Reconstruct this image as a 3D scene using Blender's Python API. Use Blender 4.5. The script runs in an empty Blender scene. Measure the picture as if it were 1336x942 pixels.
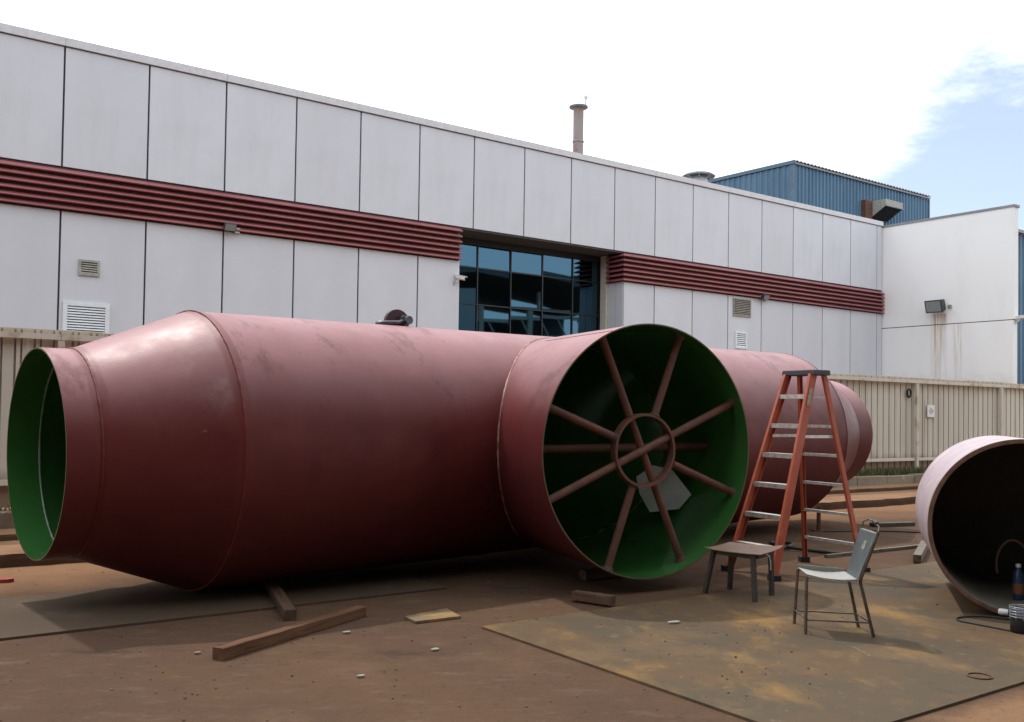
import bpy, math, random
from math import sin, cos, pi, sqrt, radians, hypot
from mathutils import Vector, Matrix
random.seed(7)
scene = bpy.context.scene
COL = scene.collection

# ------------------------------------------------------------------ camera
cam_d = bpy.data.cameras.new("camera")
cam_d.sensor_width = 36.0; cam_d.sensor_fit = 'HORIZONTAL'
cam_d.lens = 36.0*1250.0/1336.0
cam_d.shift_y = 35.0/1336.0
cam_d.clip_start = 0.05; cam_d.clip_end = 3000
cam = bpy.data.objects.new("camera", cam_d); COL.objects.link(cam)
PITCH, ROLL = 0.026, 0.0147
fw = Vector((0, cos(PITCH), sin(PITCH))); r0 = Vector((1, 0, 0)); u0 = Vector((0, -sin(PITCH), cos(PITCH)))
rr = r0*cos(ROLL) + u0*sin(ROLL); uu = u0*cos(ROLL) - r0*sin(ROLL)
rr = r0*cos(ROLL) + u0*sin(ROLL)
cam.matrix_world = Matrix(((rr.x, uu.x, -fw.x, 0), (rr.y, uu.y, -fw.y, 0), (rr.z, uu.z, -fw.z, 1.6), (0, 0, 0, 1)))
scene.camera = cam

# ------------------------------------------------------------------ sky, sun, exposure
SUN_EL = radians(61); SUN_DIR = Vector((-0.656*cos(SUN_EL), 0.755*cos(SUN_EL), sin(SUN_EL)))
SKY_BLUE, SKY_WHITE = 0.15, 1.75
w = bpy.data.worlds.new("World"); scene.world = w; w.use_nodes = True
nt = w.node_tree; nt.nodes.clear()
def WN(t, **k):
    n = nt.nodes.new(t)
    for a, b in k.items(): setattr(n, a, b)
    return n
out = WN('ShaderNodeOutputWorld'); mix = WN('ShaderNodeMixShader')
sky = WN('ShaderNodeTexSky', sky_type='NISHITA', sun_disc=False, sun_elevation=SUN_EL, sun_rotation=math.atan2(-0.656, 0.755), air_density=1.0, dust_density=0.6, ozone_density=1.5)
bg_blue = WN('ShaderNodeBackground'); bg_cloud = WN('ShaderNodeBackground')
bg_blue.inputs['Strength'].default_value = SKY_BLUE
bg_cloud.inputs['Color'].default_value = (0.925, 0.965, 1.0, 1); bg_cloud.inputs['Strength'].default_value = SKY_WHITE
tc = WN('ShaderNodeTexCoord')
mp = WN('ShaderNodeMapping'); mp.inputs['Scale'].default_value = (1, 1, 2.6); mp.inputs['Location'].default_value = (3.1, 1.7, 0.4)
n1 = WN('ShaderNodeTexNoise'); n1.inputs['Scale'].default_value = 4.6; n1.inputs['Detail'].default_value = 8; n1.inputs['Roughness'].default_value = 0.6
dot = WN('ShaderNodeVectorMath', operation='DOT_PRODUCT')
gap = Vector((0.465, 0.855, 0.180)).normalized(); dot.inputs[1].default_value = gap
gr = WN('ShaderNodeMapRange', interpolation_type='SMOOTHSTEP'); gr.inputs['From Min'].default_value = 0.975; gr.inputs['From Max'].default_value = 1.0
gr.inputs['To Min'].default_value = 0.0; gr.inputs['To Max'].default_value = 0.42
add = WN('ShaderNodeMath', operation='SUBTRACT')
cr = WN('ShaderNodeMapRange', interpolation_type='SMOOTHSTEP'); cr.inputs['From Min'].default_value = 0.10; cr.inputs['From Max'].default_value = 0.34; cr.inputs['To Min'].default_value = 0.22
L = nt.links.new
L(tc.outputs['Generated'], mp.inputs['Vector']); L(mp.outputs[0], n1.inputs['Vector']); L(tc.outputs['Generated'], dot.inputs[0])
L(dot.outputs['Value'], gr.inputs['Value']); L(n1.outputs['Fac'], add.inputs[0]); L(gr.outputs[0], add.inputs[1]); L(add.outputs[0], cr.inputs['Value'])
L(sky.outputs[0], bg_blue.inputs['Color']); L(cr.outputs[0], mix.inputs[0]); L(bg_blue.outputs[0], mix.inputs[1]); L(bg_cloud.outputs[0], mix.inputs[2]); L(mix.outputs[0], out.inputs[0])

sun_d = bpy.data.lights.new("sun", 'SUN'); sun_d.energy = 2.4; sun_d.angle = radians(1.2); sun_d.color = (1.0, 0.95, 0.88)
sun = bpy.data.objects.new("sun", sun_d); COL.objects.link(sun); sun.location = SUN_DIR*60
sun.rotation_euler = (-SUN_DIR).to_track_quat('-Z', 'Y').to_euler()
vs = scene.view_settings; vs.view_transform = 'Standard'; vs.look = 'None'; vs.exposure = 0.0; vs.gamma = 1.0; vs.use_curve_mapping = False

# ------------------------------------------------------------------ material helper
def S(h):  # sRGB 0-255 -> linear
    return tuple(((c/255)/12.92 if c/255 <= 0.04045 else ((c/255+0.055)/1.055)**2.4) for c in h)
class Mat:
    def __init__(s, name, col, rough=0.6, metal=0.0, spec=0.5, coord='Object'):
        s.m = bpy.data.materials.new(name); s.m.use_nodes = True; s.t = s.m.node_tree; s.t.nodes.clear()
        s.o = s.t.nodes.new('ShaderNodeOutputMaterial'); s.b = s.t.nodes.new('ShaderNodeBsdfPrincipled')
        s.t.links.new(s.b.outputs[0], s.o.inputs[0])
        s.b.inputs['Roughness'].default_value = rough; s.b.inputs['Metallic'].default_value = metal
        s.b.inputs['Specular IOR Level'].default_value = spec; s.b.inputs['Base Color'].default_value = (*col, 1)
        rgb = s.t.nodes.new('ShaderNodeRGB'); rgb.outputs[0].default_value = (*col, 1); s.c = rgb.outputs[0]
        tcn = s.t.nodes.new('ShaderNodeTexCoord'); geo = s.t.nodes.new('ShaderNodeNewGeometry')
        s.pos = tcn.outputs['Object'] if coord == 'Object' else geo.outputs['Position']; s.geo = geo; s.h = None
        s.sx = None
    def N(s, t, **k):
        n = s.t.nodes.new(t)
        for a, b in k.items(): setattr(n, a, b)
        return n
    def link(s, a, b): s.t.links.new(a, b)
    def noise(s, scale, detail=4, stretch=(1, 1, 1), rough=0.6, loc=(0, 0, 0), dist=0.0):
        mpn = s.N('ShaderNodeMapping'); mpn.inputs['Scale'].default_value = stretch; mpn.inputs['Location'].default_value = loc
        n = s.N('ShaderNodeTexNoise'); n.inputs['Scale'].default_value = scale; n.inputs['Detail'].default_value = detail; n.inputs['Roughness'].default_value = rough
        n.inputs['Distortion'].default_value = dist
        s.link(s.pos, mpn.inputs[0]); s.link(mpn.outputs[0], n.inputs['Vector']); return n.outputs['Fac']
    def ramp(s, v, lo, hi, a=0.0, b=1.0):
        n = s.N('ShaderNodeMapRange', interpolation_type='SMOOTHSTEP')
        for k, x in zip(('From Min', 'From Max', 'To Min', 'To Max'), (lo, hi, a, b)): n.inputs[k].default_value = x
        s.link(v, n.inputs['Value']); return n.outputs[0]
    def math(s, op, a, b=0.0):
        n = s.N('ShaderNodeMath', operation=op)
        for i, x in enumerate((a, b)):
            if isinstance(x, (int, float)): n.inputs[i].default_value = x
            else: s.link(x, n.inputs[i])
        return n.outputs[0]
    def xyz(s):
        if s.sx is None:
            s.sx = s.N('ShaderNodeSeparateXYZ'); s.link(s.pos, s.sx.inputs[0])
        return s.sx.outputs
    def over(s, col, mask):
        n = s.N('ShaderNodeMix', data_type='RGBA'); s.link(mask, n.inputs[0]); s.link(s.c, n.inputs[6])
        if isinstance(col, tuple): n.inputs[7].default_value = (*col, 1)
        else: s.link(col, n.inputs[7])
        s.c = n.outputs[2]; return s
    def lay(s, col, scale, lo, hi, amount=1.0, **k):
        return s.over(col, s.ramp(s.noise(scale, **k), lo, hi, 0, amount))
    def vary(s, amt):
        oi = s.N('ShaderNodeObjectInfo'); v = s.N('ShaderNodeMapRange'); v.inputs['To Min'].default_value = 1-amt; v.inputs['To Max'].default_value = 1+amt
        s.link(oi.outputs['Random'], v.inputs['Value'])
        h = s.N('ShaderNodeHueSaturation'); s.link(s.c, h.inputs['Color']); s.link(v.outputs[0], h.inputs['Value']); s.c = h.outputs[0]; return s
    def bump(s, scale, dist, detail=5, strength=1.0, **k):
        f = s.noise(scale, detail=detail, **k); n = s.N('ShaderNodeBump'); n.inputs['Distance'].default_value = dist; n.inputs['Strength'].default_value = strength
        s.link(f, n.inputs['Height'])
        if s.h is not None: s.link(s.h, n.inputs['Normal'])
        s.h = n.outputs[0]; return s
    def rvar(s, scale, lo, hi, **k):
        s.link(s.ramp(s.noise(scale, **k), 0.3, 0.7, lo, hi), s.b.inputs['Roughness']); return s
    def done(s):
        s.link(s.c, s.b.inputs['Base Color'])
        if s.h is not None: s.link(s.h, s.b.inputs['Normal'])
        return s.m
def simple(name, col, rough=0.6, metal=0.0, var=0.25, sc=8.0, bump=0.0, **k):
    m = Mat(name, col, rough, metal, **k); dk = tuple(c*(1-var) for c in col)
    m.lay(dk, sc, 0.35, 0.7)
    if bump: m.bump(sc*6, bump)
    return m.done()

# ------------------------------------------------------------------ mesh builder
class MB:
    def __init__(s): s.v = []; s.f = []; s.sm = []
    def quad(s, a, b, c, d, smooth=False):
        i = len(s.v); s.v += [tuple(a), tuple(b), tuple(c), tuple(d)]; s.f.append((i, i+1, i+2, i+3)); s.sm.append(smooth); return s
    def tri(s, a, b, c):
        i = len(s.v); s.v += [tuple(a), tuple(b), tuple(c)]; s.f.append((i, i+1, i+2)); s.sm.append(False); return s
    def hexa(s, p):  # 8 corners: bottom ring 0-3, top ring 4-7 (counter-clockwise from above)
        i = len(s.v); s.v += [tuple(q) for q in p]
        for f in ((3, 2, 1, 0), (4, 5, 6, 7), (0, 1, 5, 4), (1, 2, 6, 5), (2, 3, 7, 6), (3, 0, 4, 7)):
            s.f.append(tuple(i+k for k in f)); s.sm.append(False)
        return s
    def box(s, x0, x1, y0, y1, z0, z1):
        return s.hexa([(x0, y0, z0), (x1, y0, z0), (x1, y1, z0), (x0, y1, z0), (x0, y0, z1), (x1, y0, z1), (x1, y1, z1), (x0, y1, z1)])
    def prism(s, poly, z0, z1):  # polygon ccw in plan
        n = len(poly); i = len(s.v); s.v += [(x, y, z0) for x, y in poly]+[(x, y, z1) for x, y in poly]
        s.f.append(tuple(i+k for k in reversed(range(n)))); s.sm.append(False); s.f.append(tuple(i+n+k for k in range(n))); s.sm.append(False)
        for k in range(n):
            j = (k+1) % n; s.f.append((i+k, i+j, i+n+j, i+n+k)); s.sm.append(False)
        return s
    def beam(s, a, b, w_, h_, up=(0, 0, 1)):  # rectangular bar from a to b
        a = Vector(a); b = Vector(b); d = (b-a).normalized(); u = Vector(up)
        x = d.cross(u)
        if x.length < 1e-4: x = d.cross(Vector((1, 0, 0)))
        x.normalize(); u = x.cross(d).normalized(); x *= w_/2; u *= h_/2
        return s.hexa([a-x-u, a+x-u, b+x-u, b-x-u, a-x+u, a+x+u, b+x+u, b-x+u])
    def grid(s, P, smooth=True, closed=False):  # P[i][j] points
        n = len(P); m = len(P[0]); i0 = len(s.v)
        for row in P: s.v += [tuple(q) for q in row]
        for i in range(n-1):
            for j in range(m if closed else m-1):
                k = (j+1) % m
                s.f.append((i0+i*m+j, i0+i*m+k, i0+(i+1)*m+k, i0+(i+1)*m+j)); s.sm.append(smooth)
        return s
    def tube(s, pts, r, n=8, caps=True):
        pts = [Vector(p) for p in pts]; rs = r if isinstance(r, (list, tuple)) else [r]*len(pts)
        rows = []; d0 = None
        for i, p in enumerate(pts):
            d = (pts[min(i+1, len(pts)-1)]-pts[max(i-1, 0)]).normalized()
            if d0 is None:
                x = d.orthogonal().normalized()
            else:
                x = (x - d*x.dot(d)).normalized()
            y = d.cross(x); d0 = d
            rows.append([p+(x*cos(2*pi*k/n)+y*sin(2*pi*k/n))*rs[i] for k in range(n)])
        s.grid(rows, True, True)
        if caps:
            for row, rev in ((rows[0], True), (rows[-1], False)):
                i = len(s.v); s.v += [tuple(q) for q in row]
                s.f.append(tuple(i+k for k in (reversed(range(n)) if rev else range(n)))); s.sm.append(False)
        return s
    def lathe(s, prof, n=32, c=(0, 0, 0), caps=True):  # profile (r,z) about z
        rows = [[(c[0]+r*cos(2*pi*k/n), c[1]+r*sin(2*pi*k/n), c[2]+z) for k in range(n)] for r, z in prof]
        s.grid(rows, True, True)
        if caps:
            for row, rev in ((rows[0], True), (rows[-1], False)):
                i = len(s.v); s.v += row; s.f.append(tuple(i+k for k in (reversed(range(n)) if rev else range(n)))); s.sm.append(False)
        return s
    def shift(s, o):
        s.v = [(a-o[0], b-o[1], c-o[2]) for a, b, c in s.v]; return s
    def mesh(s, name, mat):
        me = bpy.data.meshes.new(name); me.from_pydata(s.v, [], s.f); me.polygons.foreach_set('use_smooth', s.sm)
        me.materials.append(mat); me.update(); return me
def obj(name, mb, mat, parent=None, label=None, kind=None, world=False):
    if world and parent is not None: mb.shift(parent.location)
    me = mb.mesh(name, mat) if isinstance(mb, MB) else mb
    o = bpy.data.objects.new(name, me); COL.objects.link(o)
    if parent is not None: o.parent = parent
    if label: o['label'] = label
    if kind: o['kind'] = kind
    return o
def tag(o, label, cat, group=None):
    o['label'] = label; o['category'] = cat
    if group: o['group'] = group
    return o
def thing(name, label, cat, loc=(0, 0, 0), rz=0.0, group=None):
    o = bpy.data.objects.new(name, None); COL.objects.link(o); o.location = loc; o.rotation_euler = (0, 0, rz); o.empty_display_size = 0.2
    return tag(o, label, cat, group)
def solo(name, mb, mat, label, cat, loc, group=None):  # a thing that is one mesh, built in world coordinates
    mb.shift(loc); o = obj(name, mb, mat); o.location = loc; return tag(o, label, cat, group)
def bevel(o, wd=0.004, seg=2):
    b = o.modifiers.new('bevel', 'BEVEL'); b.width = wd; b.segments = seg; b.limit_method = 'ANGLE'; b.angle_limit = radians(40); return o

# ------------------------------------------------------------------ materials
PHI = 0.634; TH = 0.60
def m_ground():
    m = Mat('dusty_yard_ground', (0.108, 0.063, 0.039), 0.925, coord='W', spec=0.08)
    m.lay((0.088, 0.053, 0.037), 0.55, 0.40, 0.62, 0.8, detail=6)
    m.lay((0.14, 0.083, 0.053), 0.9, 0.52, 0.72, 0.7, detail=5, loc=(4, 2, 0))
    # tan dirt away from the plates, towards the terraces
    x, y, z = m.xyz()
    t = m.math('ADD', m.math('MULTIPLY', x, -sin(TH)), m.math('MULTIPLY', y, cos(TH)))
    tt = m.math('ADD', t, m.math('MULTIPLY', m.noise(0.5, detail=5, loc=(9, 1, 0)), 3.0))
    m.over((0.235, 0.125, 0.066), m.ramp(tt, 10.3, 12.0, 0, 0.92))
    m.over((0.26, 0.145, 0.08), m.ramp(m.math('ADD', m.math('ADD', x, m.math('MULTIPLY', y, -1.45)), m.math('MULTIPLY', m.noise(2, detail=6), .8)), -4.95, -4.55, 0, 0.75))
    m.lay((0.06, 0.04, 0.03), 1.6, 0.60, 0.74, 0.55, detail=7, stretch=(0.5, 1.6, 1), loc=(1, 7, 0))
    m.lay((0.20, 0.14, 0.10), 2.3, 0.60, 0.75, 0.5, detail=8, stretch=(0.6, 1.8, 1), loc=(3, 3, 0))
    m.lay((0.040, 0.028, 0.022), 0.7, 0.60, 0.70, 0.6, detail=9, stretch=(0.7, 1.7, 1), loc=(11, 3, 0), rough=0.7)
    m.lay((0.17, 0.115, 0.08), 0.8, 0.58, 0.72, 0.55, detail=9, stretch=(0.5, 2.2, 1), loc=(2, 9, 0), rough=0.7)
    m.lay((0.05, 0.035, 0.028), 14, 0.64, 0.74, 0.6, detail=4)
    m.lay((0.19, 0.14, 0.10), 26, 0.68, 0.78, 0.6, detail=3, loc=(5, 5, 0))
    m.lay((0.145, 0.098, 0.066), 5.0, 0.52, 0.66, 0.45, detail=10, rough=0.75, stretch=(.7, 1.3, 1), loc=(4, 6, 0))
    m.lay((0.055, 0.036, 0.024), 6.0, 0.56, 0.68, 0.5, detail=10, rough=0.75, loc=(8, 2, 0))
    m.bump(2.2, 0.05, detail=10).bump(30, 0.010, detail=6)
    return m.done()
def m_plate():
    m = Mat('dusty_steel_plate', (0.112, 0.073, 0.043), 0.8, coord='W', spec=0.12)
    m.lay((0.085, 0.067, 0.046), 0.8, 0.42, 0.6, 0.9, detail=5)
    m.lay((0.145, 0.094, 0.053), 1.1, 0.5, 0.68, 0.8, detail=6, loc=(2, 5, 0))
    st = m.noise(1.25, detail=6, loc=(6.3, 2.2, 0), stretch=(1.5, 0.8, 1), rough=0.65)
    m.over((0.31, 0.175, 0.055), m.ramp(st, 0.49, 0.74, 0, 0.66))
    m.lay((0.27, 0.22, 0.17), 2.2, 0.66, 0.74, 0.7, detail=5, stretch=(2.2, 0.55, 1), loc=(1, 8, 0))
    m.lay((0.055, 0.045, 0.04), 3.1, 0.66, 0.76, 0.6, detail=6, stretch=(2.0, 0.7, 1), loc=(5, 5, 0))
    m.lay((0.06, 0.042, 0.03), 4.5, 0.57, 0.68, 0.5, detail=10, rough=0.75, loc=(8, 2, 0))
    m.lay((0.22, 0.16, 0.105), 6, 0.58, 0.68, 0.45, detail=10, rough=0.75, loc=(1, 2, 0))
    m.lay((0.07, 0.05, 0.035), 22, 0.60, 0.75, 0.35, detail=3)
    m.bump(2.0, 0.006, detail=6).bump(60, 0.002, detail=3)
    return m.done()
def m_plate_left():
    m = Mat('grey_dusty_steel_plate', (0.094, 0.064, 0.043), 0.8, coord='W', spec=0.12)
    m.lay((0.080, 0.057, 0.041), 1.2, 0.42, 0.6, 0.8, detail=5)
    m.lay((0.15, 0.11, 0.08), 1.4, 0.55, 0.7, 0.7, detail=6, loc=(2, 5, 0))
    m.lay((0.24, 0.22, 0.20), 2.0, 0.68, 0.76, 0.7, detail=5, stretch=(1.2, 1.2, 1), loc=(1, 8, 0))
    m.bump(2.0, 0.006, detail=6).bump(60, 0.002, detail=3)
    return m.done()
def m_terrace():
    m = Mat('tan_dirt', (0.25, 0.140, 0.078), 0.95, coord='W', spec=0.2)
    m.lay((0.17, 0.09, 0.05), 0.9, 0.45, 0.66, 0.8, detail=6)
    m.lay((0.32, 0.20, 0.125), 1.7, 0.56, 0.72, 0.7, detail=6, loc=(3, 1, 0))
    m.lay((0.09, 0.055, 0.035), 9, 0.62, 0.76, 0.5, detail=5)
    m.bump(4, 0.03, detail=8).bump(40, 0.008)
    return m.done()
def m_red(name='red_oxide_primer', weld=()):
    m = Mat(name, (0.128, 0.0255, 0.024), 0.42, spec=0.22)
    m.lay((0.102, 0.020, 0.021), 0.8, 0.40, 0.62, 0.8, detail=5)
    m.lay((0.14, 0.034, 0.030), 1.7, 0.52, 0.70, 0.6, detail=6, loc=(3, 1, 2))
    # pale dust on the upward side, with the sky highlight painted in
    nz = m.N('ShaderNodeSeparateXYZ'); m.link(m.geo.outputs['Normal'], nz.inputs[0])
    up = m.ramp(nz.outputs[2], 0.16, 1.0, 0, 0.80)
    m.over((0.45, 0.235, 0.25), m.math('MULTIPLY', up, m.ramp(m.noise(1.1, detail=7, rough=0.65), 0.25, 0.65, 0.72, 1.0)))
    for x0, wd in weld:   # fresh darker primer painted over the weld seams
        x = m.xyz()[0]
        d = m.math('ABSOLUTE', m.math('SUBTRACT', x, x0))
        d = m.math('ADD', d, m.math('MULTIPLY', m.noise(5, detail=5), 0.06))
        m.over((0.15, 0.028, 0.022), m.ramp(d, wd+0.025, wd+0.055, 0.45, 0.0))
        # scuffed chalky patches beside the seam
        s = m.math('SUBTRACT', x, x0)
        band = m.math('MULTIPLY', m.ramp(s, -1.0, -0.12), m.ramp(s, -0.09, -0.03, 1, 0)) if x0 > -4.2 and x0 < 0 else None
        if band is not None:
            k = m.math('MULTIPLY', band, m.ramp(m.noise(2.6, detail=7, rough=0.7, loc=(0.4, 0, 0.3)), 0.42, 0.70, 0, 0.18))
            k = m.math('MULTIPLY', k, m.ramp(nz.outputs[2], 0.1, 0.5))
            m.over((0.55, 0.42, 0.38), k)
    m.lay((0.07, 0.018, 0.018), 7, 0.66, 0.76, 0.6, detail=6)
    m.lay((0.30, 0.15, 0.14), 11, 0.70, 0.78, 0.6, detail=6, stretch=(.3, 1, 1), loc=(2, 4, 1))
    m.lay((0.085, 0.022, 0.020), 2.2, 0.56, 0.66, 0.45, detail=8, stretch=(1, .5, .5), loc=(8, 1, 3), rough=.7)
    m.rvar(2.5, 0.36, 0.50)
    m.bump(1.3, 0.010, detail=3).bump(70, 0.0012, detail=3)
    return m.done()
def m_fence():
    m = Mat('stained_cream_sheet', (0.58, 0.54, 0.47), 0.6, spec=0.3, coord='W')
    m.vary(0.07)
    m.lay((0.44, 0.39, 0.32), 2.0, 0.45, 0.7, 0.7, detail=6, stretch=(1, 1, 0.12))
    m.lay((0.30, 0.14, 0.06), 3.0, 0.62, 0.78, 0.7, detail=6, stretch=(1, 1, 0.07), loc=(7, 3, 0))
    m.lay((0.60, 0.55, 0.45), 2.6, 0.55, 0.72, 0.5, detail=4, stretch=(1, 1, 0.2), loc=(2, 8, 0))
    z = m.xyz()[2]; zz = m.math('ADD', z, m.math('MULTIPLY', m.noise(4, detail=5), 0.35))
    m.over((0.24, 0.135, 0.075), m.ramp(zz, 0.78, 1.05, 0.85, 0))
    zt = m.math('SUBTRACT', z, m.math('MULTIPLY', m.noise(2.4, detail=5, stretch=(1, 1, .2)), 0.5))
    m.over((0.33, 0.22, 0.12), m.ramp(zt, 1.85, 2.2, 0, 0.45))
    return m.done()
def m_whitewall():
    m = Mat('white_render', (0.80, 0.82, 0.84), 0.8, spec=0.2)
    x, y, z = m.xyz()
    m.lay((0.73, 0.735, 0.74), 0.9, 0.45, 0.75, 0.6, detail=6, stretch=(1, 1, 0.35))
    def streak(y0, wd, ztop, zlen, col, amt):
        global _
        d = m.math('ABSOLUTE', m.math('SUBTRACT', y, y0))
        a = m.ramp(d, wd*0.3, wd, 1, 0)
        b = m.math('MULTIPLY', m.ramp(z, ztop-0.05, ztop, 1, 0), m.ramp(z, ztop-zlen, ztop-0.2, 0.25, 1))
        n = m.ramp(m.noise(4.0, detail=5, stretch=(1, 3.0, 0.10), loc=(y0, 0, 0)), 0.38, 0.62, 0, amt)
        m.over(col, m.math('MULTIPLY', m.math('MULTIPLY', a, b), n))
    streak(-2.62, 0.35, 6.15, 3.4, (0.42, 0.28, 0.13), 0.8)
    streak(-2.95, 0.16, 6.15, 0.9, (0.30, 0.13, 0.07), 0.8)
    streak(-3.55, 0.30, 5.66, 2.8, (0.50, 0.40, 0.27), 0.6)
    m.over((0.50, 0.46, 0.42), m.ramp(m.math('ADD', z, m.math('MULTIPLY', m.noise(3, detail=6), 1.2)), 3.4, 4.4, 0.35, 0))
    return m.done()
def m_bluesheet():
    m = Mat('blue_profiled_sheet', S((82, 114, 139)), 0.55, spec=0.35)
    m.lay(S((70, 100, 124)), 0.8, 0.4, 0.65, 0.8, detail=5, stretch=(1, 1, 0.3))
    m.lay(S((100, 138, 165)), 1.5, 0.58, 0.75, 0.5, detail=5, stretch=(1, 1, 0.2), loc=(2, 2, 2))
    return m.done()
def m_wood(name, a, b):
    m = Mat(name, a, 0.85, spec=0.2)
    m.lay(b, 9, 0.4, 0.62, 0.9, detail=6, stretch=(0.12, 1, 1))
    m.lay(tuple(c*0.45 for c in a), 30, 0.56, 0.7, 0.7, detail=4, stretch=(0.06, 1, 1))
    m.lay((0.24, 0.2, 0.15), 3, 0.64, 0.74, 0.6, detail=5, loc=(4, 4, 1))
    m.bump(30, 0.004, stretch=(0.08, 1, 1)); return m.done()

GROUND = m_ground(); PLATE = m_plate(); PLATE_L = m_plate_left(); DIRT = m_terrace()
PANEL = Mat('grey_composite_panel', (0.575, 0.60, 0.66), 0.45, spec=0.4).vary(0.035).lay((0.52, 0.54, 0.595), 0.45, 0.35, 0.7, 0.7, detail=4).lay((0.44, 0.43, 0.43), 1.8, 0.54, 0.78, 0.42, detail=7, stretch=(1, 1, 0.09), loc=(5, 1, 0)).bump(0.7, 0.010, detail=2).done()
JOINT = simple('dark_joint_sealant', (0.06, 0.055, 0.06), 0.8)
CAP = simple('pale_grey_coping', (0.55, 0.55, 0.585), 0.4, var=0.12)
SLAT = Mat('maroon_louvre_paint', (0.31, 0.105, 0.112), 0.5).lay((0.25, 0.08, 0.088), 1.2, 0.4, 0.65, 0.8, stretch=(0.3, 1, 1)).lay((0.38, 0.17, 0.17), 2.5, 0.55, 0.75, 0.5, detail=6).done()
SLATBACK = simple('dark_maroon_backing', (0.07, 0.022, 0.026), 0.7)
SOFFIT = simple('dark_soffit', (0.10, 0.10, 0.105), 0.7)
MULL = simple('black_mullion', (0.012, 0.014, 0.018), 0.4)
gl = Mat('blue_mirror_glass', (0.050, 0.108, 0.158), 0.02, 1.0); gl.bump(0.35, 0.004, detail=1); GLASS = gl.done()
BEIGE = simple('beige_column_paint', (0.55, 0.53, 0.46), 0.6, var=0.15)
VENTGREY = simple('weathered_grille', (0.36, 0.35, 0.31), 0.6, var=0.3)
VENTWHITE = simple('white_grille', (0.72, 0.76, 0.80), 0.5, var=0.1)
VENTDIRTY = simple('dirty_grille', (0.30, 0.28, 0.235), 0.7, var=0.35)
DARK = simple('dark_void', (0.02, 0.02, 0.02), 0.9)
WHITEWALL = m_whitewall(); BLUE = m_bluesheet()
BLUETRIM = simple('blue_trim', S((76, 104, 126)), 0.5)
GREYTRIM = simple('grey_flashing', (0.22, 0.23, 0.25), 0.5)
GALV = simple('galvanised_steel', (0.42, 0.43, 0.44), 0.42, 0.6, var=0.3, sc=14)
RUST = Mat('rusty_steel', (0.13, 0.055, 0.03), 0.85).lay((0.07, 0.035, 0.025), 7, 0.4, 0.6, 0.9, detail=6).lay((0.22, 0.10, 0.04), 12, 0.55, 0.7, 0.8, detail=5).bump(60, 0.002).done()
STACK = Mat('flaking_stack_paint', (0.28, 0.24, 0.23), 0.7).lay((0.27, 0.13, 0.08), 1.6, 0.45, 0.6, 0.8, detail=6, stretch=(1, 1, 0.4)).lay((0.12, 0.11, 0.12), 4, 0.6, 0.7, 0.8, detail=5).done()
CONC = Mat('weathered_concrete', (0.24, 0.195, 0.15), 0.9, coord='W', spec=0.2).lay((0.13, 0.09, 0.06), 1.3, 0.4, 0.65, 0.9, detail=6).lay((0.40, 0.37, 0.32), 3.5, 0.58, 0.72, 0.6, detail=6).bump(25, 0.008).done()
FENCE = m_fence(); FRAIL = Mat('cream_fence_rail', (0.60, 0.55, 0.47), 0.6, coord='W').lay((0.33, 0.2, 0.11), 2.5, 0.5, 0.7, 0.8, detail=6).done()
RED = m_red('red_oxide_primer', weld=((-4.796, 0.045), (-3.844, 0.05)))
REDBR = m_red('red_oxide_primer_branch')
GREEN = Mat('green_gloss_lining', (0.040, 0.142, 0.035), 0.10).lay((0.032, 0.118, 0.028), 1.2, 0.4, 0.65, 0.8, detail=4).rvar(1.2, 0.08, 0.16).done()
EDGE = simple('ochre_cut_edge', (0.13, 0.10, 0.05), 0.7)
WELD = Mat('bare_weld_metal', (0.36, 0.20, 0.16), 0.5).lay((0.20, 0.06, 0.05), 6, 0.45, 0.6, 0.9, detail=5).bump(40, 0.004).done()
WELDG = simple('pale_green_weld', (0.22, 0.32, 0.22), 0.4)
BRACE = Mat('rusty_brace_tube', (0.145, 0.058, 0.036), 0.7).lay((0.10, 0.04, 0.03), 5, 0.4, 0.6, 0.8, detail=5).lay((0.2, 0.085, 0.05), 9, 0.56, 0.7, 0.6, detail=4).done()
LUG = simple('maroon_lug_paint', (0.055, 0.014, 0.018), 0.5)
SHACK = simple('grey_shackle_steel', (0.13, 0.14, 0.155), 0.35, 0.7, var=0.35, sc=20)
ORANGE = Mat('orange_fibreglass', (0.42, 0.095, 0.045), 0.5).lay((0.33, 0.065, 0.035), 3, 0.42, 0.65, 0.8, detail=5).lay((0.50, 0.22, 0.15), 9, 0.6, 0.74, 0.6, detail=6).lay((0.16, 0.06, 0.04), 16, 0.66, 0.76, 0.6, detail=4).done()
ALU = simple('worn_aluminium', (0.74, 0.71, 0.66), 0.45, 0.35, var=0.35, sc=16)
BLACKPL = simple('black_grey_plastic', (0.045, 0.047, 0.055), 0.55, var=0.4)
RUBBER = simple('black_rubber', (0.018, 0.017, 0.017), 0.8)
STICK = simple('grey_sticker', (0.35, 0.31, 0.25), 0.6, var=0.5, sc=60)
WHITEPL = simple('white_plastic', (0.75, 0.76, 0.76), 0.4, var=0.1)
TABLETOP = Mat('rusty_brown_plate', (0.27, 0.175, 0.125), 0.55).lay((0.26, 0.17, 0.12), 3, 0.45, 0.65, 0.8, detail=6).lay((0.10, 0.055, 0.035), 8, 0.58, 0.7, 0.8, detail=5).done()
DARKSTEEL = simple('dark_mill_steel', (0.065, 0.055, 0.045), 0.55, 0.3, var=0.4, sc=14)
CHAIRLEG = Mat('brown_grey_steel_bar', (0.15, 0.125, 0.095), 0.5, 0.4).lay((0.09, 0.055, 0.035), 10, 0.45, 0.65, 0.9, detail=5).done()
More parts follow.
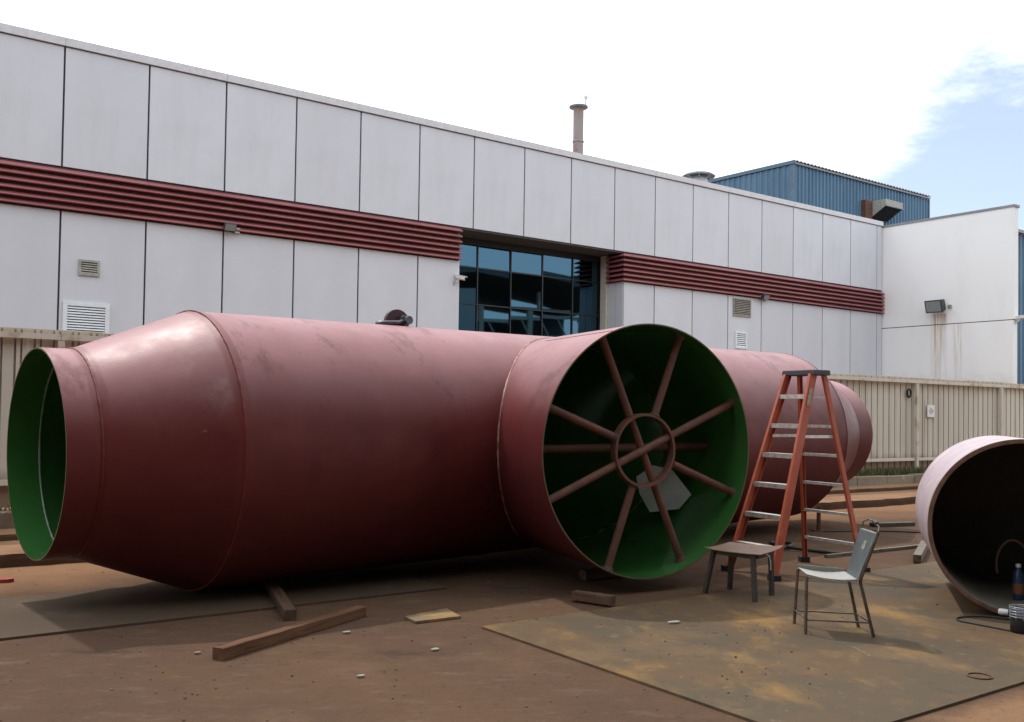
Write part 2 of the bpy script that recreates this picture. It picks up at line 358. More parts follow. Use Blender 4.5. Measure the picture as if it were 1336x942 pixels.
SEATM = Mat('worn_zinc_sheet', (0.34, 0.335, 0.31), 0.45, 0.2).lay((0.40, 0.40, 0.36), 4, 0.4, 0.65, 0.8, detail=5).lay((0.24, 0.2, 0.15), 14, 0.62, 0.74, 0.7, detail=5).done()
BACKM = Mat('grey_steel_sheet', (0.17, 0.19, 0.20), 0.4, 0.3).lay((0.12, 0.135, 0.145), 4, 0.4, 0.65, 0.8, detail=5).lay((0.26, 0.27, 0.27), 10, 0.6, 0.74, 0.6, detail=5).done()
WOOD = m_wood('red_brown_timber', (0.105, 0.050, 0.028), (0.15, 0.076, 0.042)); WOODD = m_wood('dark_timber', (0.085, 0.05, 0.034), (0.12, 0.07, 0.045))
LILAC = Mat('lilac_grey_mill_scale', (0.50, 0.40, 0.42), 0.5, spec=0.5).lay((0.40, 0.34, 0.42), 1.8, 0.42, 0.62, 0.8, detail=6).lay((0.62, 0.50, 0.44), 2.6, 0.55, 0.7, 0.7, detail=6, loc=(3, 1, 5)).lay((0.25, 0.13, 0.10), 5, 0.58, 0.72, 0.8, detail=7).lay((0.34, 0.22, 0.20), 1.6, 0.55, 0.68, 0.7, detail=8, loc=(7, 2, 1))
LILAC.over((0.15, 0.075, 0.05), LILAC.ramp(LILAC.math('ADD', LILAC.xyz()[1], LILAC.math('MULTIPLY', LILAC.noise(6, detail=6), .10)), .065, .12, .85, 0)); LILAC = LILAC.bump(6, 0.005).done()
INNER = Mat('dull_dark_bore', (0.19, 0.18, 0.145), 0.6).lay((0.13, 0.12, 0.10), 2, 0.4, 0.65, 0.8, detail=6).lay((0.16, 0.13, 0.09), 5, 0.6, 0.75, 0.6, detail=5).done()
RIMRUST = simple('rusty_rim', (0.16, 0.085, 0.055), 0.7, var=0.45, sc=9)
BLUEPL = simple('blue_tool_plastic', (0.02, 0.06, 0.16), 0.4)
PAPER = simple('white_scrap', (0.30, 0.27, 0.22), 0.85, var=0.5)
GRASS = Mat('verge_grass', (0.085, 0.095, 0.035), 0.8).vary(0.2).lay((0.13, 0.13, 0.05), 1.5, 0.5, 0.7, 0.7).done()
CABLE = simple('black_cable', (0.02, 0.018, 0.017), 0.6)
LAMPGLASS = simple('lamp_glass', (0.22, 0.25, 0.26), 0.15, var=0.1)

# ------------------------------------------------------------------ the setting: ground, terraces, kerb
g = MB(); R_ = 1500
g.quad((-R_, -R_, 0), (R_, -R_, 0), (R_, R_, 0), (-R_, R_, 0)); obj('ground', g, GROUND, kind='structure')
ux, uy = cos(TH), sin(TH); nx, ny = -sin(TH), cos(TH)
def TL(l, t, z): return (l*ux+t*nx, l*uy+t*ny, z)
STEP_SHADE = Mat('shade_dark_earth', (0.065, 0.036, 0.022), 0.95, coord='W', spec=.1).lay((0.11, 0.06, 0.035), 3, .5, .68, .7, detail=7).lay((.03, .02, .014), 6, .55, .7, .7, detail=6).bump(20, .01).done()  # dark tone paints the shade on the terrace step faces
def terrace(name, t0, t1, z0, z1, mat, jit, l0=-40, l1=70, step=0.16, edge=None):
    mb = MB(); rows = []; n = int((l1-l0)/step); rnd = random.Random(name+str(t0)); off = 0
    for i in range(n+1):
        l = l0+(l1-l0)*i/n; off = off*0.7+rnd.uniform(-jit, jit); chip = rnd.uniform(0, jit*0.8)
        rows.append([TL(l, t0+off-0.02, z0-0.05), TL(l, t0+off+chip*.4, z0+(z1-z0)*0.6), TL(l, t0+off+chip+.01, z1-chip*.35), TL(l, t0+off+chip+.03, z1), TL(l, t1, z1)])
    if edge is not None:
        em = MB().grid([r_[:3] for r_ in rows], False); obj(edge, em, STEP_SHADE, kind='structure'); rows = [r_[2:] for r_ in rows]
    mb.grid(rows, False); return obj(name, mb, mat, kind='structure')
terrace('dirt_terrace', 10.6, 11.95, 0, 0.13, DIRT, 0.035, edge='shaded_step_face')
terrace('dirt_terrace', 11.72, 12.35, 0.13, 0.20, DIRT, 0.022, edge='shaded_step_face')
kerb = MB()
for i in range(60):   # concrete kerb stones
    pass
kb = thing('kerb', 'long low weathered concrete kerb running along the foot of the fence', 'kerb', TL(10, 12.3, 0.16))
for i in range(-20, 46):
    a = i*1.0+0.006+random.uniform(0, .006); b = i*1.0+0.994; dz = random.uniform(-.012, .012); dt = random.uniform(-.012, .012)
    p = [TL(a, 12.22+dt, .1), TL(b, 12.22+dt, .1), TL(b, 12.42, .1), TL(a, 12.42, .1), TL(a, 12.24+dt, .385+dz), TL(b, 12.24+dt, .385+dz), TL(b, 12.42, .385+dz), TL(a, 12.42, .385+dz)]
    k = MB().hexa(p); bevel(obj('kerb_stone', k, CONC, kb, world=True), .012, 1)
terrace('verge', 12.41, 60, 0.1, 0.365, DIRT, 0.004, -60, 120, 0.5)

def slab(name, poly, z0, z1, mat, label, seed):
    cx = sum(p[0] for p in poly)/len(poly); cy = sum(p[1] for p in poly)/len(poly)
    o = solo(name, MB().prism(poly, z0, z1), mat, label, 'steel plate', (cx, cy, 0), 'steel plates laid on the yard'); return o
e1 = (0.811, 0.585); e2 = (0.577, -0.8165)
A = (-0.20, 7.14)
slab('steel_plate', [A, (A[0]+e2[0]*2.99, A[1]+e2[1]*2.99), (A[0]+e2[0]*2.99+e1[0]*6.1, A[1]+e2[1]*2.99+e1[1]*6.1), (A[0]+e1[0]*6.1, A[1]+e1[1]*6.1)], 0.002, 0.016, PLATE, 'large thin steel plate lying on the ground under the chair, stained ochre yellow', 1)
f1 = (0.803, 0.595); f2 = (-0.595, 0.803); Bp = (-3.45-1.6*f1[0], 6.55-1.6*f1[1])
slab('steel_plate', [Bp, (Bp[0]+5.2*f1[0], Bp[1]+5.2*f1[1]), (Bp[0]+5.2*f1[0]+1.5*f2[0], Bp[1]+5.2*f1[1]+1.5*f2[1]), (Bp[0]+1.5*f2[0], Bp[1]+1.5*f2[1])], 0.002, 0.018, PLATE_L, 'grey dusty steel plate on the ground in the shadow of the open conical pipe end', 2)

# verge grass under the fence
gm = MB(); rg = random.Random(3)
for i in range(2600):
    l = rg.choice([rg.uniform(14, 22), rg.gauss(18.6, .8), rg.uniform(-4, 26)]); t = rg.uniform(12.44, 12.66); x, y, _z = TL(l, t, 0); h = rg.uniform(.05, .17)*(1.25 if 17 < l < 20 else .8); a = rg.uniform(0, pi); wq = .018
    dx, dy = cos(a)*wq, sin(a)*wq; lx, ly = rg.uniform(-.06, .06), rg.uniform(-.06, .06)
    gm.tri((x-dx, y-dy, .362), (x+dx, y+dy, .362), (x+lx, y+ly, .362+h))
obj('grass', gm, GRASS, kind='stuff')

# ------------------------------------------------------------------ grey panel building
F0 = (-9.3541, 24.2217, 0); W = 2.0
ZC, ZT, ZB = 10.335, 7.379, 6.341; S1, S2, SE = 9.527, 16.475, 32.41; REC = 1.2
bld = thing('office_building', 'long grey panelled building with maroon louvre band and dark glazed recess', 'building', F0, PHI)
core = MB()   # dark carcass just behind the panels
core.box(-14, SE, 0.055, 0.3, ZT+.02, ZC-.01); core.box(-14, S1-.06, 0.055, 0.3, 0, ZT-.02); core.box(S2+.06, SE, 0.055, 0.3, 0, ZT-.02)
core.box(-14, SE, 1.6, 14, 0, ZC-.15)
obj('carcass', core, JOINT, bld)
G_ = 0.023
shared = {}
def panel(s0, s1, z0, z1, name='wall_panel'):
    key = (round(s1-s0, 3), round(z1-z0, 3))
    if key not in shared: shared[key] = MB().box(G_, s1-s0-G_, 0, 0.05, G_, z1-z0-G_).mesh(name, PANEL)
    o = obj(name, shared[key], PANEL, bld); o.location = (s0, 0, z0); bevel(o, .006, 2); return o
for k in range(-7, 16): panel(2*k, 2*k+2, ZT, ZC)
panel(32, SE, ZT, ZC)
for k in range(-7, 4): panel(2*k, 2*k+2, 0, ZB)
panel(8, S1, 0, ZB); panel(S2, 18, 0, ZB)
for k in range(9, 16): panel(2*k, 2*k+2, 0, ZB)
panel(32, SE, 0, ZB)
for s0, s1 in [(-14+4*i, -10+4*i) for i in range(11)]+[(30, SE)]:
    s1_ = min(s1, SE)
    if s0 < s1_ and not (s0 >= 30 and s1 > SE+.1):
        obj('coping', MB().hexa([(s0+.004, -.06, ZC), (s1_-.004, -.06, ZC), (s1_-.004, .4, ZC), (s0+.004, .4, ZC), (s0+.004, -.05, ZC+.20), (s1_-.004, -.05, ZC+.20), (s1_-.004, .4, ZC+.23), (s0+.004, .4, ZC+.23)]), CAP, bld)
obj('roof', MB().box(-14, SE, .41, 14, ZC-.14, ZC-.1), GREYTRIM, bld)
# louvre slats
NS = 6; PZ = (ZT-ZB)/NS
def slat_run(s0, s1, m0=0, m1=0):
    for i in range(NS):
        zt = ZT-.03-i*PZ; zb = zt-PZ*0.97
        mb = MB(); prof = [(0.015, zt-PZ*.06), (-.06, zt-PZ*.30), (-.135, zt-PZ*.55), (-.15, zb+.05), (-.13, zb+.03), (0.02, zb+PZ*.34)]
        rows = [[(s0+.003+(p[0]*m0), p[0], p[1]) for p in prof], [(s1-.003-(p[0]*m1), p[0], p[1]) for p in prof]]
        mb.grid([list(r) for r in zip(*rows)], False)
        n = len(mb.v); mb.v += rows[0]+rows[1]; k = len(prof); mb.f += [tuple(n+j for j in range(k)), tuple(n+k+j for j in reversed(range(k)))]; mb.sm += [False, False]
        obj('louvre_slat', mb, SLAT, bld)
runs = [(-12, -8), (-8, -4), (-4, 0), (0, 4), (4, 8), (8, S1-.01), (S2+.0, 20), (20, 24), (24, 28), (28, SE-.003)]
for a, b in runs: slat_run(a, b, 1 if abs(a-S2) < .01 else 0, 0)
obj('louvre_backing', MB().box(-12, S1-.012, .022, .05, ZB+.003, ZT-.003).box(S2, SE-.004, .022, .05, ZB+.003, ZT-.003), SLATBACK, bld)
# recess: return wall on the right (with its own louvres), return on the left, soffit, glazing
def yslat(i):
    zt = ZT-.03-i*PZ; zb = zt-PZ*.97
    prof = [(0.015, zt-PZ*.06), (-.06, zt-PZ*.30), (-.135, zt-PZ*.55), (-.15, zb+.05), (-.13, zb+.03), (0.02, zb+PZ*.34)]
    mb = MB(); rows = [[(S2+p[0], p[0], p[1]) for p in prof], [(S2+p[0], .82, p[1]) for p in prof]]
    mb.grid([list(r) for r in zip(*rows)], False); n = len(mb.v); mb.v += rows[0]+rows[1]; k = len(prof); mb.f += [tuple(n+j for j in reversed(range(k))), tuple(n+k+j for j in range(k))]; mb.sm += [False, False]
    obj('louvre_slat', mb, SLAT, bld)
for i in range(NS): yslat(i)
obj('return_panel', MB().box(S2+.001, S2+.05, .052, .40, 0, ZB-.01), PANEL, bld); obj('return_panel', MB().box(S2+.001, S2+.05, .42, .82, 0, ZB-.01), PANEL, bld)
obj('return_panel', MB().box(S1-.05, S1-.001, .052, REC+.2, 0, ZT-.01), PANEL, bld)
obj('return_backing', MB().box(S2+.055, S2+.3, .06, REC+.2, 0, ZT-.01), SLATBACK, bld)
obj('column', MB().box(S2-.10, S2+.05, .835, 1.13, 0, ZT-.045), BEIGE, bld)
obj('soffit', MB().box(S1-.02, S2+.02, .06, REC+.4, ZT-.03, ZT+.015), SOFFIT, bld)
obj('header', MB().box(S1-.02, S2-.03, REC-.01, REC+.2, 7.16, ZT-.035), MULL, bld)
gx = [S1-.02+1.365*i for i in range(6)]; gx[0] = S1-.3; gx = [9.3, 11.0, 12.37, 13.74, 15.11, 16.38]; gz = [3.5, 4.72, 5.17, 6.385, 7.155]; gz = [0.2, 2.4, 3.9, 5.17, 6.385, 7.155]
rp = random.Random(5)
for i in range(5):
    for j in range(5):
        x0, x1, z0, z1 = gx[i]+.03, gx[i+1]-.03, gz[j]+.03, gz[j+1]-.03; d = [rp.uniform(-.006, .006) for _ in range(4)]
        p = MB().hexa([(x0, REC+.02+d[0], z0), (x1, REC+.02+d[1], z0), (x1, REC+.05, z0), (x0, REC+.05, z0), (x0, REC+.02+d[2], z1), (x1, REC+.02+d[2]+d[1]-d[0], z1), (x1, REC+.05, z1), (x0, REC+.05, z1)])
        obj('window_pane', p, GLASS, bld)
for x in gx: obj('mullion', MB().box(x-.021, x+.021, REC-.02, REC+.07, .2, 7.155), MULL, bld)
for z in gz:
    for i in range(5): obj('transom', MB().box(gx[i]+.03, gx[i+1]-.03, REC-.012, REC+.066, z-.019, z+.019), MULL, bld)
obj('recess_backing', MB().box(S1-.3, S2, REC+.09, REC+.2, 0, 7.15), DARK, bld)
# wall vents
def vent(s0, s1, z0, z1, n, mat, fr=.05, ydeep=.04):
    f = MB(); y0, y1 = -.045, -.001
    f.box(s0, s1, y0, y1, z1-fr, z1).box(s0, s1, y0, y1, z0, z0+fr).box(s0, s0+fr, y0, y1, z0+fr+.001, z1-fr-.001).box(s1-fr, s1, y0, y1, z0+fr+.001, z1-fr-.001)
    o = obj('vent_grille', f, mat, bld)
    obj('vent_backing', MB().box(s0+.01, s1-.01, -.006, -.0015, z0+.01, z1-.01), DARK, o)
    h = (z1-z0-2*fr)/n
    for i in range(n):
        zz = z0+fr+h*i
        obj('slat', MB().hexa([(s0+fr, -.040, zz+.004), (s1-fr, -.040, zz+.004), (s1-fr, -.034, zz), (s0+fr, -.034, zz), (s0+fr, -.014, zz+h*.62+.004), (s1-fr, -.014, zz+h*.62+.004), (s1-fr, -.008, zz+h*.62), (s0+fr, -.008, zz+h*.62)]), mat, o)
    return o
v = vent(-1.57, -1.09, 4.80, 5.19, 5, VENTGREY, .055); v['label'] = 'small weathered grey wall grille'
v = vent(-1.90, -.83, 3.30, 4.14, 10, VENTWHITE, .10); v['label'] = 'large white framed wall grille'
v = vent(22.28, 23.32, 5.52, 6.22, 9, VENTDIRTY, .05); v['label'] = 'dirty brown wall grille'
v = vent(22.42, 23.10, 4.26, 4.92, 7, VENTWHITE, .07); v['label'] = 'small white wall grille'

def F(s, y, z):  # building coordinates -> world
    return (F0[0]+s*cos(PHI)-y*sin(PHI), F0[1]+s*sin(PHI)+y*cos(PHI), z)
# stack, roof ventilator
st = thing('chimney_stack', 'slim flaking metal exhaust stack with flat cap behind the roof edge', 'chimney', F(16.8, 3, ZC-.1), PHI)
obj('flue', MB().lathe([(.205, 0), (.20, 1.4), (.20, 3.1)], 20), STACK, st); obj('flange', MB().lathe([(.10, 3.10), (.36, 3.13), (.36, 3.19), (.1, 3.22)], 24), GREYTRIM, st)
obj('collar', MB().lathe([(.215, 1.78), (.225, 1.80), (.225, 1.84), (.215, 1.86)], 20, caps=False), STACK, st)
obj('spark_rod', MB().tube([(.33, 0, 3.15), (.36, 0, 3.5)], .018, 6), GREYTRIM, st); obj('rod_cup', MB().lathe([(.02, 3.5), (.09, 3.62), (.085, 3.66), (.05, 3.72)], 10, (.36, 0, 0)), WHITEPL, st)
rv = thing('roof_ventilator', 'low mushroom roof ventilator with wide rusty cap left of the blue shed', 'ventilator', F(25.9, 5.2, ZC+.08), PHI)
obj('throat', MB().lathe([(.42, 0), (.42, 2.0), (.40, 2.14)], 24), GALV, rv); obj('cap', MB().lathe([(.45, 2.17), (.74, 2.13), (.76, 2.17), (.60, 2.27), (.2, 2.33), (.05, 2.34)], 28), GREYTRIM, rv)
for i in range(8): a = i*pi/4; obj('bracket', MB().beam((.5*cos(a), .5*sin(a), 2.0), (.72*cos(a), .72*sin(a), 2.15), .05, .03), GALV, rv)

# ------------------------------------------------------------------ blue shed behind the roof
bs = thing('blue_shed', 'blue profiled metal shed rising behind the grey roof', 'building', F(36.43, 8, 0), PHI)
def profsheet(s0, s1, zt0, zt1, zb, pitch=.42, d=.06, y=0.0, axis='x', y1=None):
    """trapezoidal ribbed sheet; top may slope"""
    pts = []; s = s0; L_ = s1-s0
    while s < s1-1e-6:
        for a, b in ((0, 0), (.22, 0), (.34, -d), (.66, -d), (.78, 0)):
            q = s+a*pitch
            if q < s1: pts.append((q, b))
        s += pitch
    pts.append((s1, 0)); rows = []
    for zz in (0, 1):
        row = []
        for q, o in pts:
            k = (q-s0)/L_; ztop = zt0+(zt1-zt0)*k; z = zb if zz == 0 else ztop
            row.append((q, y+o, z) if axis == 'x' else (y+o, q, z))
        rows.append(row)
    mb = MB().grid(rows if axis == 'x' else rows, False)
    return mb
BH = 15.46
for i in range(7):
    a = i*1.92; obj('wall_sheet', profsheet(a, a+1.92-.004, BH, BH, 9.0, .32, .07), BLUE, bs)
for i in range(11):  # gable end, its top falls away to the back
    a = i*1.6
    if i < 11:
        z0_, z1_ = BH-.02+a*.012, BH-.02+(a+1.6)*.012
        obj('gable_sheet', profsheet(a, a+1.6-.004, z0_, z1_, 9.0, .4, .06, axis='y'), BLUE, bs)
obj('corner_trim', MB().box(-.075, .06, -.085, .12, 9, BH-.01), BLUETRIM, bs)
obj('gutter', MB().box(-.12, 13.5, -.16, -.03, BH, BH+.10), GREYTRIM, bs)
# corrugated roof edge: ribs stand up along the eave
rf = []
for i in range(170): rf.append((i*.08, BH+.16+(.05 if i % 4 in (1, 2) else 0)))
rt = MB().grid([[(x, -.20, z) for x, z in rf], [(x, 17.6, z+.012*17.8) for x, z in rf]], False).grid([[(x, -.20, z-.045) for x, z in rf], [(x, -.20, z) for x, z in rf]], False)
obj('roof_sheet', rt, GREYTRIM, bs); obj('verge_trim', MB().hexa([(-.13, -.2, BH-.0), (-.07, -.2, BH), (-.07, 17.6, BH+.2), (-.13, 17.6, BH+.2), (-.13, -.2, BH+.2), (-.07, -.2, BH+.2), (-.07, 17.6, BH+.4), (-.13, 17.6, BH+.4)]), BLUETRIM, bs)
obj('end_trim', MB().box(13.44, 13.56, -.09, .1, 9, BH-.01), BLUETRIM, bs)
obj('back_body', MB().hexa([(.2, .2, 9), (13.3, .2, 9), (13.3, 17.5, 9), (.2, 17.5, 9), (.2, .2, BH-.2), (13.3, .2, BH-.2), (13.3, 17.5, BH-.2), (.2, 17.5, BH-.2)]), BLUETRIM, bs)
hd = thing('exhaust_hood', 'rusty square exhaust hood with dark mouth on the blue shed wall', 'exhaust hood', F(43.35, 7.92, 13.35), PHI)
obj('duct', MB().box(-.72, -.03, -.30, 0, -.45, 1.0), RUST, hd)
HW = 1.75; pr = [(0, 0), (-.12, 0), (-1.15, .62), (-1.15, 1.0), (0, 1.0)]
hb = MB()
for x in (0, HW): n_ = len(hb.v); hb.v += [(x, y, z) for y, z in pr]; hb.f.append(tuple(n_+k for k in (range(5) if x == 0 else reversed(range(5))))); hb.sm.append(False)
for a, b in ((0, 1), (2, 3), (3, 4)): hb.quad((0, *pr[a]), (HW, *pr[a]), (HW, *pr[b]), (0, *pr[b]))
obj('hood', hb, VENTGREY, hd); obj('mouth', MB().quad((.06, -.17, .05), (HW-.06, -.17, .05), (HW-.06, -1.10, .62), (.06, -1.10, .62)), DARK, hd)
for k in range(6): x = .15+k*.29; obj('mouth_bar', MB().beam((x, -.15, .02), (x, -1.14, .63), .03, .03), DARKSTEEL, hd)
obj('hood_lip', MB().beam((-.02, -1.16, .62), (HW+.02, -1.16, .62), .05, .06), GREYTRIM, hd)

# ------------------------------------------------------------------ white wall block on the right
ww = thing('white_wall', 'tall plain white rendered wall closing the right end of the grey building', 'wall', F(SE+.02, 0, 0), PHI)
obj('lower_wall', MB().box(0, .35, -5.86, .05, 0, 5.655), WHITEWALL, ww); obj('upper_wall', MB().box(0, .35, -5.9, .05, 5.69, 10.26), WHITEWALL, ww); obj('joint', MB().box(.03, .32, -5.83, .05, 5.65, 5.70), JOINT, ww)
obj('wall_cap', MB().box(-.03, .38, -5.95, .05, 10.26, 10.36), GREYTRIM, ww)
obj('return_wall', MB().box(.36, 7, .1, .4, 0, 10.2), WHITEWALL, ww)
br = thing('blue_warehouse', 'blue profiled metal warehouse showing past the free end of the white wall', 'building', F(38, -2, 0), PHI)
for i in range(9): obj('wall_sheet', profsheet(i*2.0, i*2.0+1.996, 10.75, 10.75, 0, .4, .06), BLUE, br)
obj('gutter', MB().box(-.05, 18.1, -.22, -.02, 10.75, 10.9), GREYTRIM, br); obj('body', MB().box(0, 18, .15, 9, 0, 10.7), BLUETRIM, br)

# lamps and cameras on the walls
def floodlight(name, label, loc, rz, size, tilt, cat='floodlight', group=None):
    t = thing(name, label, cat, loc, rz, group); a, b = size
    # local: x = out of wall
    c, s_ = cos(tilt), sin(tilt)
    def T(x, y, z): return (.16+a*.25+x*c-z*s_, y, x*s_+z*c)
    hs = MB().hexa([T(-a*.3, -b*.42, -a*.34), T(a*.3, -b*.5, -a*.42), T(a*.3, b*.5, -a*.42), T(-a*.3, b*.42, -a*.34), T(-a*.3, -b*.42, a*.34), T(a*.3, -b*.5, a*.42), T(a*.3, b*.5, a*.42), T(-a*.3, b*.42, a*.34)])
    h = bevel(obj('housing', hs, BLACKPL, t), .02, 2)
    obj('glass', MB().hexa([T(a*.301, -b*.42, -a*.34), T(a*.315, -b*.42, -a*.34), T(a*.315, b*.42, -a*.34), T(a*.301, b*.42, -a*.34), T(a*.301, -b*.42, a*.34), T(a*.315, -b*.42, a*.34), T(a*.315, b*.42, a*.34), T(a*.301, b*.42, a*.34)]), LAMPGLASS, t)
    obj('bracket', MB().box(0, .16+a*.1, -.03, .03, -.05, .02).box(0, .02, -.07, .07, -.1, .1), GREYTRIM, t)
    obj('wire_box', MB().box(.01, .1, b*.5+.02, b*.5+.16, -.12, .02), GALV, t); return t
floodlight('floodlight', 'large dark floodlight with rust streaks below it on the white wall', F(SE+.02-.0, -2.75, 6.46), PHI+pi, (.66, .78), radians(-16))
floodlight('wall_lamp', 'small grey floodlight under the louvre band above the left panels', F(2.08, -.0, 6.42), PHI-pi/2, (.26, .34), radians(-25), group='small wall floodlights')
floodlight('wall_lamp', 'small dark floodlight under the louvre band beside the dirty brown grille', F(23.95, -.0, 6.38), PHI-pi/2, (.26, .34), radians(-25), group='small wall floodlights')
def cctv(label, loc, rz, sc=1.0, tilt=-.2):
    t = thing('security_camera', label, 'camera', loc, rz, 'security cameras on the walls')
    c, s_ = cos(tilt), sin(tilt)
    def T(x, y, z): return ((.18+x*c)*sc, y*sc, (.05+x*s_+z)*sc)
    obj('housing', MB().tube([T(-.12, 0, 0), T(.24, 0, 0)], [.075*sc]*2, 14), WHITEPL, t)
    obj('sunshield', MB().hexa([T(-.13, -.085, .06), T(.30, -.085, .06), T(.30, .085, .06), T(-.13, .085, .06), T(-.13, -.08, .085), T(.30, -.08, .085), T(.30, .08, .085), T(-.13, .08, .085)]), WHITEPL, t)
    obj('lens', MB().tube([T(.241, 0, 0), T(.255, 0, 0)], [.055*sc]*2, 14), DARK, t)
    obj('bracket', MB().tube([(0, 0, -.14*sc), (.09*sc, 0, -.12*sc), (.16*sc, 0, 0)], .022*sc, 8), WHITEPL, t); obj('base', MB().box(0, .03*sc, -.06*sc, .06*sc, -.22*sc, -.06*sc), GALV, t); return t
cctv('white security camera on the panel left of the glazed recess', F(9.32, 0.0, 5.74), PHI-pi/2+.7, .85)
cctv('white security camera at the free end of the white wall', F(SE+.2, -5.9, 5.72), PHI-pi/2+.5, .9, .1)

# ------------------------------------------------------------------ fence
fn = thing('metal_fence', 'tall cream ribbed metal sheet fence with rust stains in front of the grey building', 'fence', TL(0, 12.72, .36), TH)
RP = .21
def fsheet(n=4):
    pts = [(0, 0)]
    for i in range(n):
        b = i*RP; pts += [(b+.060, 0), (b+.062, .05), (b+.082, .05), (b+.084, -.012), (b+.126, -.012), (b+.128, .05), (b+.148, .05), (b+.150, 0)]
    pts.append((n*RP-.002, 0)); return MB().grid([[(x, y, .03) for x, y in pts], [(x, y, 2.16) for x, y in pts]], False)
fm = fsheet().mesh('fence_sheet', FENCE)
rf_ = random.Random(11)
for i in range(-14, 44):
    o = obj('fence_sheet', fm, FENCE, fn); o.location = (i*4*RP, rf_.uniform(0, .006), rf_.uniform(-.012, .012))
for i in range(-3, 10):
    x = 2.03+3.53*i; obj('fence_post', MB().box(x-.036, x+.036, -.115, -.055, -.15, 2.03), FRAIL, fn)
for i in range(-3, 10):
    x = 2.03+3.53*i+.04; x1 = 2.03+3.53*(i+1)-.04
    obj('fence_rail', MB().box(x-.038, x1+.038, -.085, -.034, 2.04, 2.11), FRAIL, fn); obj('fence_rail', MB().box(x, x1, -.085, -.034, .30, .365), FRAIL, fn)
sg = solo('notice', MB(), PAPER, '', '', (0, 0, 0)) if False else None
q = thing('notice_sign', 'small square white notice with a dark printed ring on the fence', 'sign', TL(20.3, 12.72-.031, 0), TH)
obj('plate', MB().box(-.14, .14, -.012, -.0, 1.64, 1.92), WHITEPL, q)
rg_ = MB(); rows = []
for k in range(25):
    a = 2*pi*k/24; rows.append([(cx*cos(a), -.0145, 1.78+cx*sin(a)*.9) for cx in (.045, .065)])
rg_.grid(rows, False); rg_.box(-.02, .09, -.0165, -.0150, 1.772, 1.788); obj('printed_ring', rg_, STICK, q)
for k in range(0): obj('printed_line', MB().box(-.1, .1, -.0145, -.0125, 1.64+k*.25, 1.655+k*.25), BLACKPL, q)
rr_ = solo('wire_coil', MB().tube([(TL(19.43, 12.67, 0)[0]+0.07*cos(a)*ux, TL(19.43, 12.67, 0)[1]+.07*cos(a)*uy, 2.17+.09*sin(a)) for a in [2*pi*k/16 for k in range(17)]], .022, 6), RUBBER, 'dark ring of wire hanging on the fence beside a post', 'wire coil', TL(19.43, 12.67, 2.17))

# ------------------------------------------------------------------ large red pipe tee
A_, TAU = 0.7151, 0.0109
R, ZP, LB, RB, R1 = 1.2004, 1.2807, 2.4934, 1.1479, 0.8323
SA, SB, SC = 3.844, 4.796, 5.051; SA2, SB2, SC2 = 4.97, 5.97, 6.34
pp = thing('pipe_tee', 'huge red primed steel pipe tee with conical ends and green lined openings', 'pipe fitting', (0.0893, 10.8363, 0)); pp.rotation_euler = (0, -TAU, A_)
bx, by = sin(0.4978-A_), -cos(0.4978-A_)   # branch direction in pipe coordinates
bl = math.hypot(bx, by); bx /= bl; by /= bl; dx_, dy_ = -by, bx   # across the branch
if dx_ < 0: dx_, dy_ = -dx_, -dy_
QX, QY = bx*LB, by*LB   # centre of the mouth; the branch leans further than its slanted cut
TILT = radians(19.5); bx, by = -sin(TILT), -cos(TILT)
DET = dx_*by-dy_*bx
def ut(x, y):   # oblique coordinates: across the mouth, and along the branch (LB at the mouth)
    x -= QX; y -= QY; return (x*by-y*bx)/DET, LB+(dx_*y-dy_*x)/DET
NT = 192; TK = .012
def ring(x, r): return [(x, -r*cos(2*pi*k/NT), ZP+r*sin(2*pi*k/NT)) for k in range(NT)]
def seg(x0, r0_, x1, r1_, n=6): return MB().grid([ring(x0+(x1-x0)*i/n, r0_+(r1_-r0_)*i/n) for i in range(n+1)], True, True)
def main_shell(rad, rb, x0, x1, step=.03):
    """cylinder with the branch opening cut out along the true intersection curve"""
    n = int((x1-x0)/step); P = []; st_ = []
    for i in range(n+1):
        x = x0+(x1-x0)*i/n; row = []; srow = []
        for k in range(NT):
            th = 2*pi*k/NT; y = -rad*cos(th); h = rad*sin(th)
            u, t = ut(x, y); rho = math.hypot(u, h); inside = rho < rb and y < .05
            row.append([x, y, h]); srow.append((inside, u, h, rho))
        P.append(row); st_.append(srow)
    keep = [[True]*NT for _ in range(n+1)]
    for i in range(n+1):
        for k in range(NT):
            ins, u, h, rho = st_[i][k]
            if not ins: continue
            nb = [(i+a, (k+b) % NT) for a in (-1, 0, 1) for b in (-1, 0, 1) if 0 <= i+a <= n]
            if any(not st_[a][b][0] for a, b in nb):
                sc = rb/rho; u2, h2 = u*sc, h*sc; h2 = max(-rad*.999, min(rad*.999, h2))
                y0 = -sqrt(rad*rad-h2*h2); t2 = LB+(y0-QY-u2*dy_)/by; P[i][k] = [QX+u2*dx_+(t2-LB)*bx, y0, h2]
            else: keep[i][k] = False
    mb = MB(); mb.v = [(p[0], p[1], p[2]+ZP) for row in P for p in row]
    for i in range(n):
        for k in range(NT):
            j = (k+1) % NT; c = ((i, k), (i, j), (i+1, j), (i+1, k))
            if all(keep[a][b] for a, b in c): mb.f.append(tuple(a*NT+b for a, b in c)); mb.sm.append(True)
    return mb
def branch_shell(rb, rad, l1, n=10):
    rows = []
    for i in range(n+1):
        row = []
        for k in range(NT):
            a = 2*pi*k/NT; u = rb*cos(a); h = rb*sin(a); y0 = -sqrt(max(rad*rad-h*h, 0)); t0 = LB+(y0-QY-u*dy_)/by
            t = t0+(l1-t0)*i/n; row.append((QX+u*dx_+(t-LB)*bx, QY+u*dy_+(t-LB)*by, ZP+h))
        rows.append(row)
    return MB().grid(rows, True, True)
def flip(mb): mb.f = [tuple(reversed(f)) for f in mb.f]; return mb
